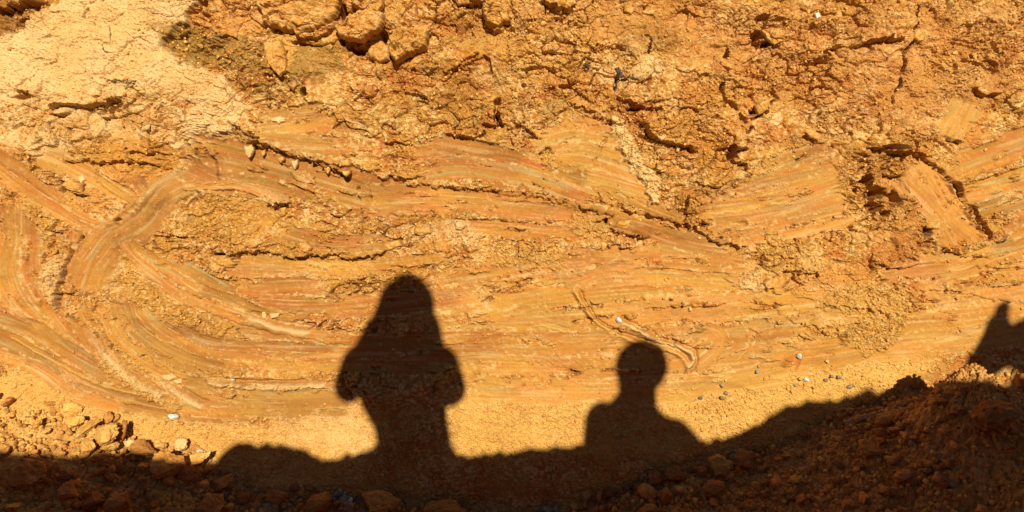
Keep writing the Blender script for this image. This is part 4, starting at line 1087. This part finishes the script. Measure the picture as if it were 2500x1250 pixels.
slab('clod', [(658,765),(685,762),(680,775),(662,778)], .025, 'pale', 'flat pale lump beside the upright one on the left ridge', 'clod', None, 39)
slab('clod', [(685,508),(700,505),(698,525),(688,528)], .03, 'yellow', 'lump dripping from the peach edge at left centre', 'clod', None, 40)
slab('clod', [(740,512),(755,508),(758,525),(745,530)], .025, 'pale', 'pale oval lump right of the peach edge', 'clod', None, 41)
slab('clod', [(725,225),(740,205),(748,225),(738,240)], .03, 'brown', 'dark knob at the edge of the sandy bank', 'clod', None, 42)
slab('clay_slab', [(185,440),(215,452),(218,475),(190,470),(165,455)], .03, 'orange', 'broken red-brown slab in the hollow at the left', 'clay slab', None, 43)
slab('clod', [(190,432),(205,425),(212,440),(200,450)], .035, 'pale', 'pale lump standing over the broken slab at the left', 'clod', None, 44)
slab('clod', [(2385,228),(2375,224),(2395,222),(2400,230)], .02, 'pale', 'little pale lip over the pale scraped patch', 'clod', None, 45)
# row of curling flakes under the serrated ledge
for i, (x, y, w_, h_, lb) in enumerate([(613,372,13,17,'largest curled flake, at the left end of the serrated ledge'),(647,377,6,9,'small curled flake, second from the left under the serrated ledge'),
    (690,393,9,8,'squat curled flake, third from the left under the serrated ledge'),(724,404,8,12,'curled flake under the middle of the serrated ledge'),
    (803,417,9,12,'curled flake near the right end of the serrated ledge'),(848,426,12,8,'flat curled flake closing the right end of the serrated ledge')]):
    slab('clay_flake', [(x-w_, y-h_), (x-w_*.1, y-h_*.7), (x+w_*.9, y-h_*1.1), (x+w_, y-h_*.1), (x+w_*.1, y+h_), (x-w_*.6, y+h_*.3)], .020, 'pale' if i in (0, 3) else 'yellow',
         lb, 'clay flake', 'flakes along the serrated ledge', 50+i, lift=.022)
# assorted small lumps on rough ground
for i in range(40):
    for _ in range(30):
        x = random.uniform(20, 2480); y = random.uniform(15, 880)
        if smear[np.searchsorted(AY, y), np.searchsorted(AX, x)] < .15 and random.random() < .3+.7*float(roughvar[np.searchsorted(AY, y), np.searchsorted(AX, x)]): break
    r = random.uniform(5, 11)
    mt = 'pale' if col[np.searchsorted(AY, y), np.searchsorted(AX, x), 1] > .44 else random.choice(['orange','yellow','yellow','orange'])
    rock('clod', x, y, r, r*random.uniform(.6, .9), mt, f'{sizew(r)} {HUE[mt]} clod in the cut {where(x, y)}', 'clod', 'small clods stuck in the cut', random.uniform(-50, 50), size='small', sink=.2)

# ------------------------------------------------------------------ roots and straws
def root(name, pts, r0, r1, mat, label, cat='root', lift=.012, mids=None, group=None):
    sp = spline(pts, 6); n = len(sp); m = 6
    bm = bmesh.new(); rings = []
    P3 = []
    for i, (x, y) in enumerate(sp):
        u, v, w, _ = place(x, y); t = i/(n-1)
        P3.append((u, v, w+lift*(math.sin(math.pi*t)+.15)))
    P3 = np.array(P3); 
    ws = P3[:, 2].copy()
    for _ in range(3): ws[1:-1] = (ws[:-2]+ws[1:-1]+ws[2:])/3
    P3[:, 2] = np.maximum(ws, P3[:, 2]*.5+ws*.5)
    pw = [W(*q) for q in P3]; o0 = pw[0].copy()
    for i, q in enumerate(pw):
        d = (pw[min(i+1, n-1)]-pw[max(i-1, 0)]).normalized()
        a = d.orthogonal().normalized(); b = d.cross(a)
        r = (r0+(r1-r0)*i/(n-1))*PX*(1+.25*math.sin(i*2.3))
        rings.append([bm.verts.new(q-o0+a*r*math.cos(2*math.pi*k/m)+b*r*math.sin(2*math.pi*k/m)) for k in range(m)])
    for a, b in zip(rings[:-1], rings[1:]):
        for k in range(m): bm.faces.new((a[k], a[(k+1) % m], b[(k+1) % m], b[k]))
    bm.faces.new(rings[0]); bm.faces.new(rings[-1][::-1])
    bmesh.ops.recalc_face_normals(bm, faces=bm.faces)
    me = bpy.data.meshes.new(name); bm.to_mesh(me); bm.free()
    o = link_mesh(name, me, M[mat]); o.location = o0
    return tag(o, label, cat, group)
GR = 'roots sticking out of the cut'
root('root', [(838,280),(850,296),(866,304),(885,308),(901,321)], 1.4, 2.2, 'root', 'pale root hanging free with a looping shadow below it', lift=.05, group=GR)
root('root', [(1311,204),(1304,225),(1292,248),(1277,280)], 1.2, .7, 'root', 'thin straight pale root in the upper centre', lift=.012, group=GR)
root('root', [(1498,212),(1512,196),(1530,188),(1545,170)], 1.6, .9, 'root', 'pale forked rootlet crossing the dark root', lift=.02, group=GR)
root('dark_root', [(1506,168),(1510,190),(1530,188),(1548,192),(1570,197)], 3.5, 1.5, 'darkroot', 'dark charred root lying across the upper cut', lift=.01, group=GR)
root('dark_root', [(1505,170),(1508,195),(1500,225)], 3, 1.2, 'darkroot', 'dark root stub running down from the charred root', lift=.006, group=GR)
root('dark_root', [(1428,158),(1436,162),(1432,176)], 5, 2.5, 'darkroot', 'short dark stub left of the charred root', lift=.006, group=GR)
root('root', [(268,196),(290,200),(333,197)], 1.3, .8, 'darkroot', 'thin dark twig lying across the sandy bank', lift=.012, group=GR)
root('root', [(333,197),(322,206),(305,219)], 1.2, .8, 'darkroot', 'short crooked twig below the right end of the thin dark twig', lift=.012, group=GR)
root('root', [(252,116),(256,124),(263,129)], 1.2, .8, 'darkroot', 'tiny dark twig in the upper sandy bank', lift=.008, group=GR)
root('root', [(267,60),(270,80),(269,102)], 1.6, .9, 'root', 'short upright tan root near the top of the sandy bank', lift=.008, group=GR)
root('root', [(478,303),(500,304),(520,302)], 1.4, .9, 'root', 'short pale root above the long one at the sandy bank edge', lift=.01, group=GR)
root('root', [(525,318),(550,321),(572,315),(588,306)], 1.8, 1.0, 'root', 'long pale forked root at the lower edge of the sandy bank', lift=.014, group=GR)
root('root', [(435,330),(460,316),(485,312)], 1.2, .8, 'root', 'faint pale root at the left of the pale roots', lift=.008, group=GR)
root('straw', [(1706,1196),(1716,1212),(1722,1226),(1742,1242)], 1.2, 1.0, 'straw', 'dry straw arching over the clods on the right slope', 'straw', lift=.02)
root('wood_splinter', [(2064,1038),(2090,1022),(2130,1010),(2170,996),(2214,984)], 12, 4, 'wood', 'long split splinter of wood lying up the shaded right slope', 'wood splinter', lift=.02)

# ------------------------------------------------------------------ the people whose shadows fall on the cut
def sp(Xs_, Ys_, w):           # world point whose sun shadow lands at this place on the face
    return W(px2u(Xs_)+SUNX*w, px2v(Ys_)+SUNV*w, w)
def capsules(bm, chain, seg=14):
    # chain: [(Vector, radius_x, radius_depth)], tapered tube with rounded ends, cross-section wider in world x
    n = len(chain)
    pts = []
    for (a, ra, da), (b, rb, db) in zip(chain[:-1], chain[1:]):
        for t in (0, .25, .5, .75): pts.append((a.lerp(b, t), ra+(rb-ra)*t, da+(db-da)*t))
    pts.append(chain[-1])
    d0 = (pts[1][0]-pts[0][0]).normalized(); d1 = (pts[-1][0]-pts[-2][0]).normalized()
    full = [(pts[0][0]-d0*pts[0][1]*.9, pts[0][1]*.35, pts[0][2]*.35), (pts[0][0]-d0*pts[0][1]*.55, pts[0][1]*.8, pts[0][2]*.8)]+pts
    full += [(pts[-1][0]+d1*pts[-1][1]*.55, pts[-1][1]*.8, pts[-1][2]*.8), (pts[-1][0]+d1*pts[-1][1]*.9, pts[-1][1]*.35, pts[-1][2]*.35)]
    rings = []
    for i, (c, rx, rd) in enumerate(full):
        d = (full[min(i+1, len(full)-1)][0]-full[max(i-1, 0)][0]).normalized()
        a = Vector((1, 0, 0)); a = a-d*a.dot(d)
        if a.length < .25: a = Vector((0, 0, 1))-d*d.z
        a.normalize(); b = d.cross(a)
        rings.append([bm.verts.new(c+a*rx*math.cos(2*math.pi*k/seg)+b*rd*math.sin(2*math.pi*k/seg)) for k in range(seg)])
    for a, b in zip(rings[:-1], rings[1:]):
        for k in range(seg): bm.faces.new((a[k], a[(k+1) % seg], b[(k+1) % seg], b[k]))
    bm.faces.new(rings[0]); bm.faces.new(rings[-1][::-1])
def ellipsoid(bm, c, r, sub=3):
    g = bmesh.ops.create_icosphere(bm, subdivisions=sub, radius=1)
    for v in g['verts']: v.co = Vector((v.co.x*r[0], v.co.y*r[1], v.co.z*r[2]))+c
def fused(name, bm, mat, parent, origin, voxel=.009):
    bmesh.ops.recalc_face_normals(bm, faces=bm.faces)
    for v in bm.verts: v.co -= origin
    me = bpy.data.meshes.new(name); bm.to_mesh(me); bm.free()
    o = link_mesh(name, me, mat, parent)
    md = o.modifiers.new('fuse', 'REMESH'); md.mode = 'VOXEL'; md.voxel_size = voxel; md.use_smooth_shade = True
    return o
S_skin = plain_mat('skin', (.50,.30,.21), .5); S_hair = plain_mat('hair', (.06,.035,.02), .6)
S_blue = plain_mat('jacket_blue', (.06,.10,.20)); S_jean = plain_mat('denim', (.05,.07,.12)); S_green = plain_mat('jacket_green', (.10,.14,.07))
S_shoe = plain_mat('shoe_leather', (.08,.05,.03)); S_phone = plain_mat('phone_black', (.02,.02,.02), .3)

def hand(bm, wrist, dirv, up, s=1.0, curl=.5):
    dirv = dirv.normalized(); side = dirv.cross(up).normalized(); nrm = side.cross(dirv)
    palm_end = wrist+dirv*.075*s
    capsules(bm, [(wrist, .022*s, .018*s), (wrist+dirv*.04*s, .030*s, .015*s), (palm_end, .032*s, .013*s)], 10)
    for i, L_ in enumerate((.062, .072, .068, .052)):
        b = palm_end+side*(.0225-.015*i)*s
        d1 = (dirv-nrm*curl*.3).normalized(); d2 = (dirv-nrm*curl).normalized(); d3 = (dirv*.6-nrm*curl*1.3).normalized()
        j1 = b+d1*L_*.45*s; j2 = j1+d2*L_*.32*s; j3 = j2+d3*L_*.25*s
        capsules(bm, [(b-dirv*.02*s, .0085*s, .0085*s), (j1, .0082*s, .0082*s), (j2, .0075*s, .0075*s), (j3, .0065*s, .0065*s)], 8)
    tb = wrist+dirv*.02*s+side*.022*s; td = (side*.7+dirv*.7-nrm*.3).normalized()
    capsules(bm, [(tb, .012*s, .012*s), (tb+td*.035*s, .0105*s, .0105*s), (tb+td*.035*s+(td+dirv).normalized()*.028*s, .009*s, .009*s)], 8)

FY = Vector((0, 1, 0))         # the people face the cut (+Y)
def head(bm, c, s=1.0):
    ellipsoid(bm, c, (.073*s, .090*s, .100*s)); ellipsoid(bm, c+Vector((0, .028, -.055))*s, (.052*s, .058*s, .052*s))
    ellipsoid(bm, c+Vector((0, .097, -.015))*s, (.011*s, .016*s, .022*s), 2)          # nose
    for sx in (-1, 1):
        ellipsoid(bm, c+Vector((sx*.074, 0, -.01))*s, (.010*s, .018*s, .030*s), 2)      # ears
        ellipsoid(bm, c+Vector((sx*.030, .080, .012))*s, (.014*s, .010*s, .009*s), 2)   # brow and eyelids
    ellipsoid(bm, c+Vector((0, .086, -.058))*s, (.024*s, .008*s, .008*s), 2)          # mouth

def person(label, hd, shL, shR, elL, elR, wrL, wrR, hipc, w, torso, ground_z, jacket, hs=1.0, hair=None, hair_mat=S_hair, handdir=FY, fat=1.0, cuff=1.0):
    base = Vector((hipc.x, hipc.y, ground_z))
    t = bpy.data.objects.new('person', None); C.objects.link(t); t.location = base
    tag(t, label, 'person', 'people on the near bank whose shadows fall on the cut')
    legs = []
    for sx in (-1, 1):
        hp = hipc+Vector((sx*.085, 0, 0)); L_ = hipc.z-ground_z
        legs.append([hp, hp+Vector((sx*.015, .03, -L_*.48)), hp+Vector((sx*.02, 0, -L_+.09))])
    neck_b = (shL+shR)/2
    b = bmesh.new()
    head(b, hd, hs)
    capsules(b, [(neck_b+Vector((0,-.01,-.02)), .075, .055), (hd+Vector((0,-.012,-.06)), .054*hs, .05*hs)])
    capsules(b, [(p, r*.85, r2*.85) for p, r, r2 in torso])
    for s_, e_, w_ in ((shL, elL, wrL), (shR, elR, wrR)):
        capsules(b, [(s_, .042, .042), (e_, .032, .032), (w_, .022, .020)], 12)
        hand(b, w_, handdir, Vector((0, 0, 1)), .95)
    for lg in legs:
        capsules(b, [(lg[0], .070, .072), (lg[1], .046, .050), (lg[2], .032, .034)], 14)
        capsules(b, [(lg[2]+Vector((0,-.02,-.05)), .030, .026), (lg[2]+Vector((0,.13,-.065)), .034, .018)], 12)
    fused('body', b, S_skin, t, base, .006)
    j = bmesh.new(); capsules(j, torso)
    capsules(j, [(shL, .055, .06), (neck_b, .07, .065), (shR, .055, .06)])
    for s_, e_, w_ in ((shL, elL, wrL), (shR, elR, wrR)):
        capsules(j, [(s_, .064*fat, .06), (e_, .058*fat**2.2, .06), (e_.lerp(w_, .96), .036*cuff, .034)], 14)
        if cuff > 1: capsules(j, [(e_, .056, .055), (w_+Vector((-.010, 0, -.005)), .060, .045), (w_+Vector((-.004, .02, .05)), .044, .035), (w_+Vector((.008, .02, .085)), .020, .02)], 14)
    fused('jacket', j, jacket, t, base, .009)
    q = bmesh.new()
    capsules(q, [(hipc+Vector((-.05,0,0)), .12, .12), (hipc+Vector((.05,0,0)), .12, .12)])
    for lg in legs: capsules(q, [(lg[0], .086, .088), (lg[1], .060, .064), (lg[2]+Vector((0,0,.03)), .048, .05)])
    fused('trousers', q, S_jean, t, base, .010)
    for lg in legs:
        s_ = bmesh.new(); capsules(s_, [(lg[2]+Vector((0,-.03,-.05)), .040, .036), (lg[2]+Vector((0,.14,-.06)), .042, .026)])
        fused('shoe', s_, S_shoe, t, base, .008)
    if hair:
        h = bmesh.new(); hair(h); fused('hair', h, hair_mat, t, base, .007)
    return t

# photographer: elbows out, long hair falling over the shoulders
w1 = 3.13
def hairA(h):
    ellipsoid(h, sp(992, 742, w1+.03)+Vector((0,-.02,0)), (.106, .112, .120))
    capsules(h, [(sp(988, 745, w1+.04), .104, .08), (sp(986, 790, w1+.05), .130, .08), (sp(981, 825, w1+.05), .152, .07), (sp(976, 862, w1+.05), .178, .05)], 20)
    hr = random.Random(3)
    for i in range(26):
        sd2 = hr.choice((-1, 1)); y0 = hr.uniform(775, 850); x0 = 988+sd2*(62+(y0-700)*.18)
        a = sp(x0, y0, w1+.03); b = sp(x0+sd2*hr.uniform(4, 14), y0+hr.uniform(25, 60), w1+.03)
        capsules(h, [(a, .012, .01), (a.lerp(b, .6), .011, .01), (b, .007, .007)], 8)
pA = person('long-haired person in blue jacket holding a phone, whose large shadow falls at centre left',
    sp(1000, 745, w1), sp(876, 880, w1), sp(1078, 885, w1), sp(849, 945, w1-.05), sp(1102, 955, w1-.05), sp(940, 850, w1-.24), sp(1030, 850, w1-.24),
    sp(1008, 1130, w1), w1,
    [(sp(985, 890, w1), .120, .085), (sp(982, 950, w1), .166, .095), (sp(1003, 1030, w1), .136, .095), (sp(1012, 1090, w1), .138, .10), (sp(1012, 1140, w1), .14, .105)],
    .50, S_blue, hair=hairA, handdir=Vector((.1, .2, 1)))
# phone in the photographer's hands
bm = bmesh.new(); bmesh.ops.create_cube(bm, size=1)
for v in bm.verts: v.co = Vector((v.co.x*.150, v.co.y*.009, v.co.z*.074))
bmesh.ops.bevel(bm, geom=bm.edges[:], offset=.003, segments=2, affect='EDGES')
me = bpy.data.meshes.new('phone'); bm.to_mesh(me); bm.free()
ph = link_mesh('phone', me, S_phone); ph.location = sp(985, 815, w1-.24)+Vector((0, .03, 0))
tag(ph, 'black phone held sideways by the long-haired person', 'phone')
bm = bmesh.new(); bmesh.ops.create_cone(bm, segments=16, radius1=.006, radius2=.006, depth=.003, cap_ends=True)
me = bpy.data.meshes.new('camera_lens'); bm.to_mesh(me); bm.free()
ln = link_mesh('camera_lens', me, S_phone, ph); ln.location = (.058, .006, .022); ln.rotation_euler = (math.pi/2, 0, 0)

# child with short hair
w2 = 3.10
def hairB(h):
    capsules(h, [(sp(1556, 905, w2+.02), .094, .085), (sp(1548, 942, w2+.03), .070, .06), (sp(1541, 968, w2+.03), .054, .05)])
    ellipsoid(h, sp(1563, 893, w2)+Vector((0,-.012,.0)), (.098, .104, .094))
    capsules(h, [(sp(1575, 850, w2), .018, .02), (sp(1582, 840, w2), .01, .012)])
person('short-haired child in green jacket, whose round-headed shadow falls right of centre',
    sp(1561, 902, w2), sp(1468, 1022, w2), sp(1640, 1062, w2), sp(1460, 1080, w2), sp(1672, 1086, w2), sp(1470, 1140, w2-.06), sp(1650, 1140, w2-.06),
    sp(1555, 1260, w2), w2,
    [(sp(1540, 1000, w2), .085, .08), (sp(1555, 1060, w2), .13, .09), (sp(1560, 1120, w2), .12, .09), (sp(1555, 1240, w2), .12, .10)],
    .50, S_green, hs=1.05, hair=hairB, handdir=Vector((0, .3, -1)))
# third person at the right, arm bent up
w3 = 3.05
def hairC(h):
    ellipsoid(h, sp(2590, 700, w3)+Vector((0,-.015,.01)), (.092, .105, .10))
person('person with one bent arm raised, whose shadow falls at the right photo edge',
    sp(2590, 700, w3), sp(2558, 785, w3), sp(2700, 840, w3), sp(2392, 893, w3), sp(2760, 960, w3), sp(2441, 826, w3-.02), sp(2740, 1080, w3),
    sp(2590, 1150, w3), w3,
    [(sp(2575, 870, w3), .15, .09), (sp(2570, 950, w3), .18, .10), (sp(2590, 1050, w3), .14, .10), (sp(2590, 1150, w3), .15, .11)],
    .50, S_green, hair=hairC, handdir=Vector((.10, .25, 1)), cuff=1.1)
